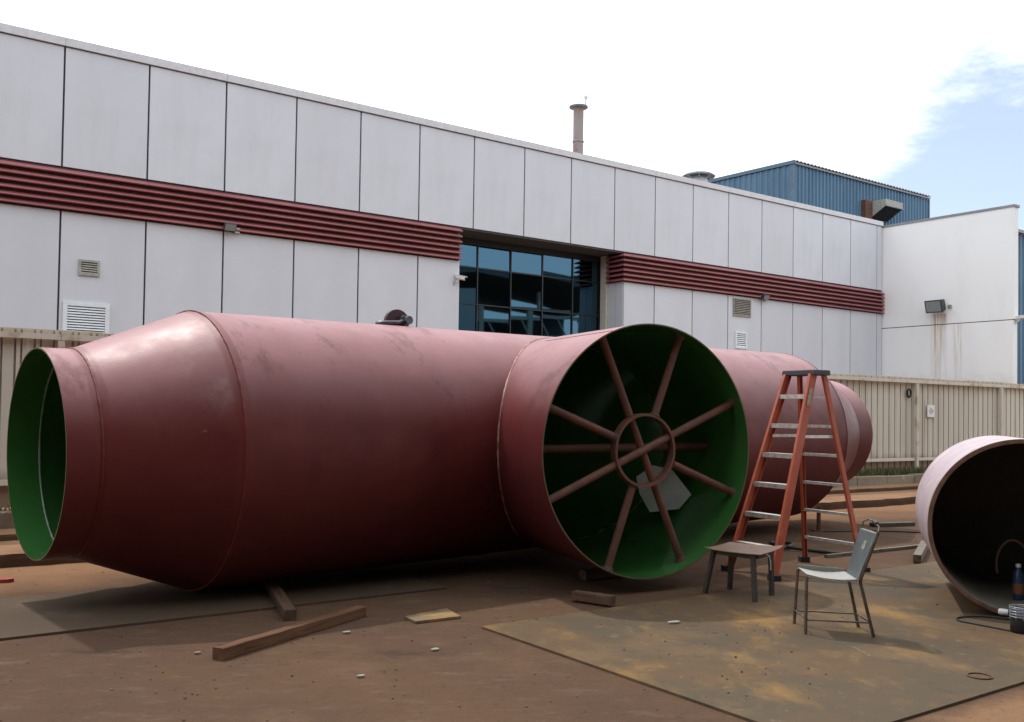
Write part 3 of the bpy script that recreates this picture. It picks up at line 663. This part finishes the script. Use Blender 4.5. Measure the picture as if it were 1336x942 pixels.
obj('main_cylinder', main_shell(R, RB, -SA, SA2), RED, pp)
obj('cone', seg(-SB, R1, -SA, R), RED, pp); obj('cone', seg(SA2, R, SB2, R1), RED, pp)
obj('end_spigot', seg(-SC, R1, -SB, R1, 2), RED, pp); obj('end_spigot', seg(SB2, R1, SC2, R1, 2), RED, pp)
obj('branch', branch_shell(RB, R, LB), REDBR, pp)
lin = flip(main_shell(R-TK, RB-TK, -SA, SA2)); obj('lining', lin, GREEN, pp)
for a in (seg(-SB, R1-TK, -SA, R-TK), seg(SA2, R-TK, SB2, R1-TK), seg(-SC, R1-TK, -SB, R1-TK, 2), seg(SB2, R1-TK, SC2, R1-TK, 2)): obj('lining', flip(a), GREEN, pp)
obj('lining', flip(branch_shell(RB-TK, R-TK, LB)), GREEN, pp)
for x, r_ in ((-SC, R1), (SC2, R1)): obj('rim', MB().grid([ring(x, r_-TK), ring(x, r_)], False, True), EDGE, pp)
def bpt(a, r_, t): u = r_*cos(a); return (QX+u*dx_+(t-LB)*bx, QY+u*dy_+(t-LB)*by, ZP+r_*sin(a))
obj('rim', MB().grid([[bpt(2*pi*k/NT, RB-TK, LB) for k in range(NT)], [bpt(2*pi*k/NT, RB, LB) for k in range(NT)]], False, True), EDGE, pp)
rw = random.Random(2)
def bead(pts, r_, mat, name='weld_bead'):
    mb = MB(); mb.tube(pts, [r_*rw.uniform(.75, 1.2) for _ in pts], 6, False); return obj(name, mb, mat, pp)
for x, r_, br_ in ((-SB, R1, .012), (-SA, R, .012), (SA2, R, .006), (SB2, R1, .005)): bead([(x, -r_*cos(2*pi*k/NT), ZP+r_*sin(2*pi*k/NT)) for k in range(NT+1)], br_, RED)
bead([(-SB, -(R1-TK)*cos(2*pi*k/NT), ZP+(R1-TK)*sin(2*pi*k/NT)) for k in range(NT+1)], .009, WELDG)
sad = []
for k in range(NT+1):
    a = 2*pi*k/NT; u = RB*cos(a); h = RB*sin(a); y0 = -sqrt(R*R-h*h); t0 = LB+(y0-QY-u*dy_)/by; sad.append((QX+u*dx_+(t0-LB)*bx, QY+u*dy_+(t0-LB)*by, ZP+h))
bead(sad, .014, WELD)
# longitudinal seam on the branch
aa = radians(112); obj('seam', MB().tube([bpt(aa, RB+.001, 1.0), bpt(aa, RB+.001, LB-.01)], .004, 6), REDBR, pp)
# bracing spider in the branch mouth
TBR = LB-.16; RT = .036; RBR = .325
def br_tube(a0, r0_, a1, r1_, t, rad=RT): return MB().tube([bpt(a0, r0_, t), bpt(a1, r1_, t)], rad, 12)
def collar(par, a, r0_, r1_, t): obj('weld_collar', MB().tube([bpt(a, r0_, t), bpt(a, (r0_+r1_)/2, t), bpt(a, r1_, t)], [.040, .050, .056], 12), WELDB, par)
WELDB = simple('rusty_weld_collar', (.11, .05, .035), .7, var=.5, sc=30)
for a in (22.6, 113.6):
    t_ = TBR+(.0 if a < 90 else -.03); q_ = obj('brace_bar', br_tube(radians(a), RB-TK, radians(a+180), RB-TK, t_), BRACE, pp)
    for aa_ in (a, a+180): collar(q_, radians(aa_), RB-TK-.035, RB-TK-.001, t_)
for a in (68.7, 159, 249.6, 338):
    q_ = obj('brace_spoke', br_tube(radians(a), RBR, radians(a), RB-TK, TBR), BRACE, pp); collar(q_, radians(a), RB-TK-.035, RB-TK-.001, TBR); collar(q_, radians(a), RBR+.035, RBR+.012, TBR)
obj('brace_ring', MB().grid([[bpt(2*pi*k/48, r_, TBR+dt) for k in range(48)] for r_, dt in ((RBR-.012, -.05), (RBR+.012, -.05), (RBR+.012, .05), (RBR-.012, .05), (RBR-.012, -.05))], False, True), BRACE, pp)
obj('brace_bar', MB().tube([bpt(radians(180), RB-.02, TBR-.55), bpt(0, RB-.02, TBR-.55)], .04, 12), BRACE, pp)
# lifting lug on the crown, shackle through it
LS = -1.66
lg = MB(); rows = []
for y in (-.02, .02):
    rows.append([(LS+.135*cos(a)*(1.05), y, ZP+R+.045+.125*sin(a)) for a in [radians(-20+220*k/20) for k in range(21)]])
lg.grid(rows, False)
for row, rev in ((rows[0], False), (rows[1], True)):
    i = len(lg.v); lg.v += row; lg.f.append(tuple(i+k for k in (reversed(range(21)) if rev else range(21)))); lg.sm.append(False)
obj('lifting_lug', lg, LUG, pp)
M_ = Matrix.Translation(pp.location) @ pp.rotation_euler.to_matrix().to_4x4()
shl = M_ @ Vector((LS+.04, 0, ZP+R+.045))
sh = thing('shackle', 'grey steel shackle hanging through the lifting lug on the red pipe', 'shackle', tuple(shl)); sh.rotation_euler = (0, -TAU, A_)
bow = []
for k in range(25):
    a = radians(-90+180*k/24); y = .085*sin(a); x = -.07-.19*cos(a)*1.0; bow.append((x, y, -.015-.012*cos(a)))
bow = [(.02, -.06, .012)]+bow+[(.02, .06, .012)]
obj('bow', MB().tube(bow, .024, 10), SHACK, sh); obj('pin', MB().tube([(.02, -.11, .012), (.02, .095, .012)], .027, 10), SHACK, sh)
obj('pin_head', MB().tube([(.02, -.145, .012), (.02, -.11, .012)], .045, 8), SHACK, sh)
for s_ in (-1, 1): obj('eye', MB().tube([(.02, s_*.085, .012), (.02, s_*.035, .012)], .055, 12), SHACK, sh)
# added pale sheet standing in for light reflected inside the branch
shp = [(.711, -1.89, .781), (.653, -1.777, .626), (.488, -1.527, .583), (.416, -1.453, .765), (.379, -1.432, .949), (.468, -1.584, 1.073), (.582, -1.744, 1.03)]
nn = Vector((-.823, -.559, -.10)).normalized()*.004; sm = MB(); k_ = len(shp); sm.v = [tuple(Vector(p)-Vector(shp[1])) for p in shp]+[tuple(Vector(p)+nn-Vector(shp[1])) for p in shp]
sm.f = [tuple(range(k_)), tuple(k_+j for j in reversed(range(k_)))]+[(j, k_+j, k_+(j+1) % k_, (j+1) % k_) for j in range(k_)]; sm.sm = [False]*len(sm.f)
o = obj('light_patch_sheet', sm, simple('pale_light_patch', (.68, .71, .75), .35, var=.15)); o.location = M_ @ Vector(shp[1]); o.rotation_euler = (0, -TAU, A_); tag(o, 'added pale grey sheet imitating a light patch inside the large spoked pipe opening', 'sheet')
# small support stand below the far cone
sp = pp

# ------------------------------------------------------------------ short pipe ring on the right
ANG = -.3426; RR, RL = .7163, 1.668
sr = thing('pipe_ring', 'short wide unpainted lilac grey pipe section lying open at the right', 'pipe section', (4.1216, 7.6941, 0.016), ANG)
N2 = 128
def r2(y, r_, z=RR): return [(-r_*cos(2*pi*k/N2), y, z+r_*sin(2*pi*k/N2)) for k in range(N2)]
obj('shell', flip(MB().grid([r2(RL*i/6, RR) for i in range(7)], True, True)), LILAC, sr)
obj('bore', MB().grid([r2(RL*i/6, RR-.034) for i in range(7)], True, True), INNER, sr)
obj('rim', MB().grid([r2(0, RR-.034), r2(-.001, RR-.017), r2(0, RR)], False, True), RIMRUST, sr); obj('rim', MB().grid([r2(RL, RR-.034), r2(RL, RR)], False, True), RIMRUST, sr)
obj('end_cover', MB().lathe([(RR-.0345, 0), (RR-.0345, .02)], 128), simple('shaded_bore_end', (.055, .052, .046), .8), sr).matrix_local = Matrix.Translation((0, RL-.05, RR)) @ Matrix.Rotation(-pi/2, 4, 'X')  # dark disc; the shade deep in the bore is put into its colour
def SRW(x, y, z): return Matrix.Translation(sr.location) @ Matrix.Rotation(ANG, 4, 'Z') @ Vector((x, y, z))

# ------------------------------------------------------------------ step ladder
LW = Vector((.51, -.86, 0)); LFv = Vector((.86, .51, 0)); LB0 = Vector((2.42, 9.675, 0))
ld = thing('step_ladder', 'orange fibreglass step ladder with aluminium treads standing beside the red pipe', 'ladder', (2.95, 9.98, 0))
def LP(w_, f_, z): return LB0+LW*w_+LFv*f_+Vector((0, 0, z))
ZL = 2.07
def channel(a, b, side, depth_dir, wdt=.075, th=.028, fl=.032):
    mb = MB(); a = Vector(a); b = Vector(b); dd = depth_dir.normalized(); sd = side.normalized()
    web = [a-dd*wdt/2, a+dd*wdt/2]; t = .006
    def slab_(p0, p1, off0, off1):
        mb.hexa([p0+off0, p0+off1, p1+off1, p1+off0] if False else [a+p0+off0, a+p1+off0, a+p1+off1, a+p0+off1, b+p0+off0, b+p1+off0, b+p1+off1, b+p0+off1])
    z0 = Vector((0, 0, 0))
    slab_(-dd*wdt/2, dd*wdt/2, z0, sd*t); slab_(-dd*wdt/2, -dd*(wdt/2-t), sd*(t+.0005), sd*fl); slab_(dd*(wdt/2-t), dd*wdt/2, sd*(t+.0005), sd*fl); return mb
FW0, FW1, BW0, BW1 = .325, .185, .40, .175
fr_f = lambda z: .70*(z/ZL); bk_f = lambda z: 1.21-(1.21-.86)*(z/ZL)
fwid = lambda z: FW0+(FW1-FW0)*z/ZL; bwid = lambda z: BW0+(BW1-BW0)*z/ZL
for s_ in (-1, 1):
    a, b = LP(s_*fwid(.03), fr_f(.03), .03), LP(s_*fwid(ZL-.02), fr_f(ZL-.02), ZL-.02)
    ra = obj('front_rail', channel(a, b, LW*-s_, LFv, .10), ORANGE, ld, world=True)
    f0 = LP(s_*fwid(.0), fr_f(0), 0); obj('rubber_foot', MB().box(f0.x-.055, f0.x+.055, f0.y-.05, f0.y+.05, .0, .055).shift(ld.location), RUBBER, ra)
    a, b = LP(s_*bwid(.03), bk_f(.03), .03), LP(s_*bwid(ZL-.02), bk_f(ZL-.02), ZL-.02)
    rb_ = obj('rear_rail', channel(a, b, LW*-s_, LFv, .055, fl=.03), ORANGE, ld, world=True)
    f0 = LP(s_*bwid(.0), bk_f(0), 0); obj('rubber_foot', MB().box(f0.x-.05, f0.x+.05, f0.y-.05, f0.y+.05, .0, .06).shift(ld.location), RUBBER, rb_)
    if s_ == 1:
        a, b = LP(s_*fwid(1.72)+.004, fr_f(1.72), 1.72), LP(s_*fwid(1.9)+.004, fr_f(1.9), 1.9)
        obj('sticker', MB().beam(a, b, .05, .003, up=LW), STICK, ra, world=True) if False else None
        stq = MB().beam(a, b, .05, .003, up=LW); stq.shift(ld.location); obj('sticker', stq, STICK, ra)
for k in range(1, 7):
    z = .305*k; wv = fwid(z)-.008; c0 = LP(-wv, fr_f(z), z); c1 = LP(wv, fr_f(z), z)
    mb = MB()
    for (f0, f1, z0, z1) in ((-.045, .045, -.004, .004), (-.045, -.039, -.042, -.0045), (.039, .045, -.03, -.0045)):
        p = [LP(-wv, fr_f(z)+f0, z+z0), LP(wv, fr_f(z)+f0, z+z0), LP(wv, fr_f(z)+f1, z+z0), LP(-wv, fr_f(z)+f1, z+z0)]
        mb.hexa(p+[q_+Vector((0, 0, z1-z0)) for q_ in p])
    obj('tread', mb, ALU, ld, world=True)
    z = .305*k-.02; wv = bwid(z)-.006
    mb = MB().beam(LP(-wv, bk_f(z), z), LP(wv, bk_f(z), z), .032, .03); obj('rear_bar', mb, ALU, ld, world=True)
cp = MB(); c = [(-.225, .66), (.225, .66), (.225, .90), (-.225, .90)]
cp.hexa([LP(a, b, ZL-.035) for a, b in c]+[LP(a*.985, .66+.003 if b < .7 else .897, ZL+.02) for a, b in c])
bevel(obj('top_cap', cp, BLACKPL, ld, world=True), .008, 2)
for s_ in (-1, 1): obj('spreader', MB().beam(LP(s_*(fwid(1.42)-.035), fr_f(1.42)+.02, 1.40), LP(s_*(bwid(1.42)-.035), bk_f(1.42)-.02, 1.40), .006, .03), ALU, ld, world=True)

# ------------------------------------------------------------------ small rusty table
tb = thing('work_table', 'small low table with thin rusty steel top on four dark legs', 'table', (2.09, 8.6, 0.016))
tp = [(1.735, 8.57), (2.14, 8.21), (2.49, 8.74), (2.06, 9.01)]; zt = .41
rows = []
for i in range(7):
    u = i/6; row = []
    for j in range(7):
        v_ = j/6; x = (tp[0][0]*(1-u)+tp[1][0]*u)*(1-v_)+(tp[3][0]*(1-u)+tp[2][0]*u)*v_; y = (tp[0][1]*(1-u)+tp[1][1]*u)*(1-v_)+(tp[3][1]*(1-u)+tp[2][1]*u)*v_
        z = zt+.012*((u-.5)**2+(v_-.5)**2)*2+(.012 if (i, j) in ((0, 0), (6, 6)) else 0); row.append((x, y, z))
    rows.append(row)
tm = MB().grid(rows, True); tm2 = [[(x, y, z-.006) for x, y, z in row] for row in rows]; tm.grid(tm2, True)
for k in range(6):
    for a, b in (((k, 0), (k+1, 0)), ((k, 6), (k+1, 6)), ((0, k), (0, k+1)), ((6, k), (6, k+1))):
        tm.quad(rows[a[0]][a[1]], rows[b[0]][b[1]], tm2[b[0]][b[1]], tm2[a[0]][a[1]])
obj('tabletop', tm, TABLETOP, tb, world=True)
for a, b in (((1.75, 8.60), (1.83, 8.60)), ((2.10, 8.22), (2.10, 8.30)), ((2.33, 8.54), (2.34, 8.62)), ((2.02, 8.81), (2.03, 8.80))): obj('leg', MB().beam((*a, .016), (*b, zt-.002), .035, .035, up=(e1[0], e1[1], 0)), DARKSTEEL, tb, world=True)
obj('frame_bar', MB().beam((1.85, 8.60, zt-.03), (2.10, 8.34, zt-.03), .03, .03), DARKSTEEL, tb, world=True); obj('frame_bar', MB().beam((2.14, 8.34, zt-.03), (2.33, 8.59, zt-.03), .03, .03), DARKSTEEL, tb, world=True)
solo('cable_tie', MB().tube([(2.24, 8.42, .40), (2.275, 8.43, .375), (2.295, 8.46, .32), (2.30, 8.47, .25)], .006, 6), WHITEPL, 'white plastic strip hanging below the rusty table top', 'strip', (2.24, 8.42, .40))

# ------------------------------------------------------------------ metal chair
ch = thing('metal_chair', 'grey home made steel chair with pale seat and tall leaning back plate', 'chair', (2.38, 7.12, 0.016))
q1, q2, q3, q4 = Vector((2.20, 7.35, .455)), Vector((2.17, 7.03, .455)), Vector((2.49, 6.89, .445)), Vector((2.52, 7.24, .445))
rows = []
for i in range(9):
    u = i/8; a = q2.lerp(q3, u); b = q1.lerp(q4, u); dz = -.018*sin(pi*u)
    rows.append([a+Vector((0, 0, -.018)), a+Vector((0, 0, dz))]+[a.lerp(b, v_)+Vector((0, 0, dz)) for v_ in (.2, .4, .6, .8)]+[b+Vector((0, 0, dz)), b+Vector((0, 0, .02)), b+Vector((0, .004, .02)), b+Vector((0, .004, -.02))])
obj('seat', MB().grid(rows, False).grid([[p-Vector((0, 0, .004)) for p in r_] for r_ in rows], False), SEATM, ch, world=True)
BN, BF = Vector((2.60, 6.83, .775)), Vector((2.595, 7.135, .775)); bn0, bf0 = Vector((2.49, 6.885, .435)), Vector((2.515, 7.19, .435))
def leg(pts, r_=.0125): return MB().tube(pts, r_, 8)
obj('leg', leg([(2.19, 7.39, .016), (2.20, 7.34, .44)]), CHAIRLEG, ch, world=True); obj('leg', leg([(2.17, 7.04, .016), (2.175, 7.04, .44)]), CHAIRLEG, ch, world=True)
obj('rear_leg', leg([(2.645, 6.98, .016), (2.52, 6.91, .42), tuple(bn0+Vector((.03, 0, .03))), tuple(BN+Vector((.016, -.005, .02)))]), CHAIRLEG, ch, world=True)
obj('rear_leg', leg([(2.65, 7.30, .016), (2.54, 7.22, .42), tuple(bf0+Vector((.03, .02, .03))), tuple(BF+Vector((.016, .0, .0)))]), CHAIRLEG, ch, world=True)
up = (BN-bn0).normalized(); nrm = (BF-BN).cross(up).normalized(); 
rows = [[p+nrm*o for p in (bn0, bf0)] for o in ()]
def plate4(a, b, c, d, n_, t): return MB().hexa([a, b, c, d, a+n_*t, b+n_*t, c+n_*t, d+n_*t])
bk = plate4(bn0, bf0, BF, BN, nrm, .004); o = obj('backrest', bk, BACKM, ch, world=True)
lab = bn0.lerp(bf0, .42).lerp(BN.lerp(BF, .42), .72); e_ = (BF-BN).normalized()*.028; f_ = up*.032
for sgn in (-1, 1):
    n_ = nrm*(.0015 if sgn < 0 else 1); 
lf = MB(); 
for off in (-.0012, .0052): lf.hexa([lab-e_-f_+nrm*(off-.0004), lab+e_-f_+nrm*(off-.0004), lab+e_+f_+nrm*(off-.0004), lab-e_+f_+nrm*(off-.0004), lab-e_-f_+nrm*(off+.0004), lab+e_-f_+nrm*(off+.0004), lab+e_+f_+nrm*(off+.0004), lab-e_+f_+nrm*(off+.0004)])
lf.shift(ch.location); obj('white_label', lf, PAPER, o)
obj('back_edge', MB().beam(BN+up*.006+nrm*.012, BF+up*.006+nrm*.012, .012, .012), SEATM, ch, world=True)
for (a, b, z) in (((2.18, 7.37), (2.62, 7.28), .12), ((2.175, 7.04), (2.61, 6.965), .12)): obj('stretcher', leg([(*a, z), (*b, z)], .006), CHAIRLEG, ch, world=True)
obj('stretcher', leg([(2.185, 7.37, .125), (2.175, 7.04, .125)], .006), CHAIRLEG, ch, world=True); obj('stretcher', leg([(2.62, 7.28, .125), (2.61, 6.965, .125)], .006), CHAIRLEG, ch, world=True)
obj('top_handle', MB().tube([tuple(BN+Vector((.016, -.005, .02))), tuple(BN+Vector((.03, .02, .05))), tuple(BN+Vector((.03, .10, .075))), tuple(BN+Vector((.025, .2, .085))), tuple(BF+Vector((.02, -.02, .06))), tuple(BF+Vector((.016, 0, 0)))], .006, 8), CHAIRLEG, ch, world=True)
obj('grip', MB().tube([tuple(BN+Vector((.03, .06, .068))), tuple(BN+Vector((.03, .13, .08)))], .014, 8), BLACKPL, ch, world=True)

# ------------------------------------------------------------------ timbers and plate offcuts
def timber(label, a, b, wd, ht, mat, seed, z0=0.0):
    a = Vector((*a, z0)); b = Vector((*b, z0)); d = b-a; Lg = d.length; rz = math.atan2(d.y, d.x)
    mb = MB(); rd = random.Random(seed); n = 14; rows = []
    for i in range(n+1):
        x = Lg*i/n; j = lambda: rd.uniform(-.003, .003)
        rows.append([(x, -wd/2+j(), 0), (x, wd/2+j(), 0), (x, wd/2+j(), ht+j()), (x, -wd/2+j(), ht+j())])
    mb.grid(rows, False, True); k = len(mb.v); mb.v += rows[0]+rows[-1]; mb.f += [(k, k+1, k+2, k+3), (k+7, k+6, k+5, k+4)]; mb.sm += [False, False]
    o = obj('timber', mb, mat); o.location = a; o.rotation_euler = (0, 0, rz); tag(o, label, 'timber', 'timbers lying round the red pipe'); return bevel(o, .006, 2)
timber('long red brown square timber lying in front of the pipe', (-1.845, 6.13), (-1.145, 7.50), .085, .08, WOOD, 1)
timber('short timber wedged under the red pipe with its end showing', (-1.65, 7.29), (-2.12, 8.55), .095, .085, WOODD, 2)
timber('short dark timber block lying below the large round opening', (0.56, 8.22), (0.86, 8.00), .10, .075, WOODD, 3, 0.016)
timber('timber bearer deep in the shade under the branch', (0.7, 9.2), (1.5, 9.75), .10, .09, WOODD, 4, 0.016)
offc = MB().prism([(-.80, 7.42), (-.70, 7.25), (-.37, 7.46), (-.50, 7.74)], 0.004, .022)
solo('plate_offcut', offc, Mat('yellow_rust_plate', (0.17, 0.12, 0.06), .7, coord='W').lay((.30, .17, .05), 5, .42, .6, .9, detail=5).lay((.09, .08, .07), 8, .5, .7, .8, detail=5).done(), 'small yellow rusted square plate offcut on bare ground', 'plate offcut', (-.6, 7.47, 0))

# ------------------------------------------------------------------ scrap steel on the dirt behind the chair
solo('steel_strip', MB().beam((5.33, 14.15, .03), (6.02, 14.38, .03), .12, .05), DARKSTEEL, 'short dark flat steel bar lying on tan dirt near the terrace', 'steel bar', (5.6, 14.2, 0))
solo('steel_rod', MB().beam((3.6, 10.95, .02), (5.22, 12.03, .02), .05, .035), CHAIRLEG, 'long thin steel rod lying behind the chair', 'steel rod', (4.4, 11.4, 0))
bxs = MB(); bxs.beam((4.50, 10.62, .055), (5.12, 11.86, .055), .085, .085); solo('box_section', bxs, CHAIRLEG, 'square steel tube offcut on the ground left of the pipe section', 'steel tube', (4.8, 11.2, 0))
solo('tube_bore', MB().beam((4.499, 10.618, .055), (4.515, 10.65, .055), .066, .066), DARK, 'dark square mouth of the steel tube offcut', 'tube end', (4.5, 10.62, 0)) if False else None
def cable(label, pts, r_=.009, mat=CABLE, name='cable'):
    ps = [Vector(p) for p in pts]; out_ = []
    for i in range(len(ps)-1):
        p0, p1, p2, p3 = ps[max(i-1, 0)], ps[i], ps[i+1], ps[min(i+2, len(ps)-1)]
        for k in range(8):
            t = k/8; out_.append(.5*((2*p1)+(p2-p0)*t+(2*p0-5*p1+4*p2-p3)*t*t+(3*p1-p0-3*p2+p3)*t**3))
    out_.append(ps[-1]); return solo(name, MB().tube(out_, r_, 6), mat, label, 'cable', tuple(ps[0]), 'cables lying on the yard')
cable('thin black cable lying on the dirt beyond the chair', [(4.4, 13.4, .01), (5.0, 13.55, .01), (5.6, 13.5, .01), (6.4, 13.2, .01), (7.2, 13.4, .01)], .012)
cable('black cable bunched behind the ladder leg', [(3.0, 11.6, .02), (3.25, 11.5, .03), (3.45, 11.75, .05), (3.3, 12.0, .03), (3.2, 11.7, .05), (3.5, 11.4, .03), (3.9, 11.2, .02), (4.2, 11.35, .015)], .022)
st2 = thing('pipe_stand', 'thin rusty steel prop standing under the far cone of the red pipe', 'prop', (4.35, 13.55, 0)); obj('post', MB().box(-.022, .022, -.022, .022, 0.01, .33), RUST, st2); obj('base', MB().box(-.08, .08, -.08, .08, 0, .012), RUST, st2)

# ------------------------------------------------------------------ things in and by the pipe section
bt = SRW(.05, .66, 0); bz = .016+RR-sqrt((RR-.034)**2-.06**2)
b_ = thing('water_bottle', 'blue plastic bottle with orange label and white cap inside the pipe section', 'bottle', (bt.x, bt.y, bz+.004))
BB = simple('blue_bottle_plastic', (0.02, 0.045, 0.10), .3, var=.2); OL = simple('orange_label', (.20, .075, .03), .6)
obj('body', MB().lathe([(.042, 0), (.046, .02), (.046, .19), (.042, .22), (.019, .26), (.018, .275)], 18), BB, b_); obj('cap', MB().lathe([(.021, .276), (.021, .305)], 14), WHITEPL, b_)
obj('label', MB().lathe([(.0475, .05), (.0475, .14)], 18, caps=False), OL, b_)
hp = [SRW(.02+.13*cos(a), .75, .016+.30+.22*sin(a)) for a in [radians(200-220*k/20) for k in range(21)]]
solo('hose_loop', MB().tube([tuple(p) for p in hp], .012, 8), simple('brown_hose', (.10, .05, .02), .6), 'dull orange brown hose loop standing inside the pipe section', 'hose', tuple(hp[0]))
gz = thing('angle_grinder', 'blue angle grinder with white tip lying in front of the pipe section', 'angle grinder', (4.05, 7.60, .016)); gz.rotation_euler = (0, 0, -.45)
obj('body', MB().tube([(-.10, 0, .06), (.0, 0, .062), (.13, 0, .06)], [.030, .036, .032], 12), BLUEPL, gz); obj('side_handle', MB().tube([(-.17, 0, .06), (-.155, 0, .06), (-.10, 0, .06)], [.016, .026, .022], 10), WHITEPL, gz)
obj('gear_head', MB().tube([(.13, 0, .06), (.19, 0, .055)], [.034, .03], 10), GALV, gz); obj('disc', MB().lathe([(.02, 0), (.06, .0), (.06, .004), (.02, .006)], 20, (.17, 0, .012)), DARKSTEEL, gz)
fan = thing('wire_mesh_basket', 'dark round basket with pale wire mesh at the right photo edge', 'basket', (3.83, 7.2, .016))
obj('body', MB().lathe([(.055, 0), (.075, .01), (.075, .10), (.07, .12)], 20), RUBBER, fan)
for k in range(10):
    a = 2*pi*k/10; obj('wire', MB().tube([(.077*cos(a), .077*sin(a), .10), (.08*cos(a), .08*sin(a), .19)], .003, 5), GALV, fan)
for zz in (.12, .14, .16, .18, .192): obj('wire_hoop', MB().tube([(.08*cos(a), .08*sin(a), zz) for a in [2*pi*k/20 for k in range(21)]], .003, 5), GALV, fan)
cable('thin dark cable looping on the steel plate before the pipe section', [(3.95, 7.62, .03), (3.8, 7.72, .024), (3.6, 7.68, .024), (3.53, 7.56, .024), (3.62, 7.42, .024), (3.76, 7.22, .024), (3.86, 7.08, .024), (4.1, 6.9, .024)], .007)

# ------------------------------------------------------------------ litter
def scrap(label, x, y, z, sx, sy, rz, mat=PAPER, h=.012, name='paper_scrap', cat='scrap'):
    c_, s_ = cos(rz), sin(rz); pts = [(-sx, -sy), (sx*.2, -sy*1.2), (sx, -sy*.3), (sx*.8, sy), (-sx*.3, sy*.8), (-sx*1.1, sy*.2)]
    return solo(name, MB().prism([(x+a*c_-b*s_, y+a*s_+b*c_) for a, b in pts], z, z+h), mat, label, cat, (x, y, z), 'litter scraps on the yard')
scrap('pale folded scrap on the steel plate left of the table', 1.26, 7.34, .018, .05, .03, .3)
scrap('bright white scrap on bare ground near the plate corner', -.49, 6.46, .002, .03, .022, .6)
scrap('pale crumpled scrap at the middle foreground', -.88, 5.79, .002, .022, .018, .2)
scrap('small white chip beside the long timber', -1.16, 6.92, .002, .03, .02, .5)
scrap('small pale chip left of the long timber', -2.02, 6.28, .002, .02, .012, .3)
scrap('white rag on the dirt behind the left cone', -5.2, 10.2, .002, .14, .07, .4, h=.03)
scrap('small red scrap on the ground at the left photo edge', -4.55, 8.72, .002, .06, .04, .4, simple('red_scrap', (.35, .03, .03), .6), .03)
solo('wire_ring', MB().tube([(2.91+.07*cos(a), 5.95+.07*sin(a), .021) for a in [2*pi*k/24 for k in range(25)]], .005, 6), RUST, 'small rusty wire ring lying on the steel plate', 'wire ring', (2.91, 5.95, .016))
rs = random.Random(21); st_m = MB()
for i in range(1100):
    x, y = rs.uniform(-6, 6), rs.uniform(4.3, 13)
    if rs.random() < .5: x, y = rs.uniform(-4, 2), rs.uniform(4.4, 8)
    s_ = .0025+.009*rs.random()**3; a = rs.uniform(0, 6); onp = .016 if ((x-A[0])*e1[0]+(y-A[1])*e1[1] > 0 and (x-A[0])*e2[0]+(y-A[1])*e2[1] > 0) else 0
    st_m.hexa([(x+s_*cos(a+k*pi/2), y+s_*sin(a+k*pi/2), onp) for k in range(4)]+[(x+s_*.6*cos(a+k*pi/2), y+s_*.6*sin(a+k*pi/2), onp+s_) for k in range(4)])
obj('gravel', st_m, simple('stone_chips', (.17, .125, .09), .9, var=.6, sc=2), kind='stuff')

# ------------------------------------------------------------------ shed across the yard (seen only mirrored in the glazing)
sd = thing('open_shed', 'tall open steel shed across the yard mirrored in the dark glazing', 'building', (36, 16, 0), .93+pi)
sd.scale = (1, 1, 1.2)
SHW = simple('shed_wall', (.34, .37, .38), .7)
for i in range(5): obj('wall_sheet', MB().box(-2.4+1.9*i, -.52+1.9*i, 0, .3, 0, 9.2), SHW, sd)
SHD = simple('shed_steel', (.10, .11, .115), .6)
obj('roof', MB().hexa([(-3, -.6, 10.3), (8, -.6, 9.2), (8, 14, 9.2), (-3, 14, 10.3), (-3, -.6, 10.7), (8, -.6, 9.6), (8, 14, 9.6), (-3, 14, 10.7)]).hexa([(-16, -.6, 8.9), (-3.01, -.6, 10.3), (-3.01, 14, 10.3), (-16, 14, 8.9), (-16, -.6, 9.3), (-3.01, -.6, 10.7), (-3.01, 14, 10.7), (-16, 14, 9.3)]), SHD, sd)
obj('back_wall', MB().box(-16, 7, 13, 13.4, 0, 9.0), SHD, sd)
for x in (-3, -7.5, -12, -15.6): obj('column', MB().box(x-.2, x+.2, .3, .7, 0, 8.9), VENTGREY, sd)
for z in (6.2, 7.6): obj('girder', MB().box(-16, -2.6, .35, .55, z, z+.22), VENTGREY, sd)
for i in range(8): x = -15.6+i*1.6; obj('brace', MB().beam((x, .45, 6.42), (x+.8, .45, 7.6), .1, .1), VENTGREY, sd)

# ------------------------------------------------------------------ dark hall added out of view to keep low sky light off the pipe
hl = thing('light_blocking_hall', 'unseen dark hall added behind the camera to block low sky light', 'building', (0, -5.5, 0), .45)
HALL = simple('dark_blocker_cladding', (.03, .03, .034), .7)
obj('upper_cladding', MB().box(-45, 24, -.3, 0, 5.0, 14), HALL, hl); obj('back_wall', MB().box(-45, 24, -16, -15.7, 0, 13.3), HALL, hl)
obj('hall_roof', MB().hexa([(-45, -16, 13.4), (24, -16, 13.4), (24, .8, 14), (-45, .8, 14), (-45, -16, 13.7), (24, -16, 13.7), (24, .8, 14.3), (-45, .8, 14.3)]), HALL, hl)
for i in range(12): obj('column', MB().box(-45+6*i-.2, -45+6*i+.2, -.75, -.32, 0, 11), HALL, hl)
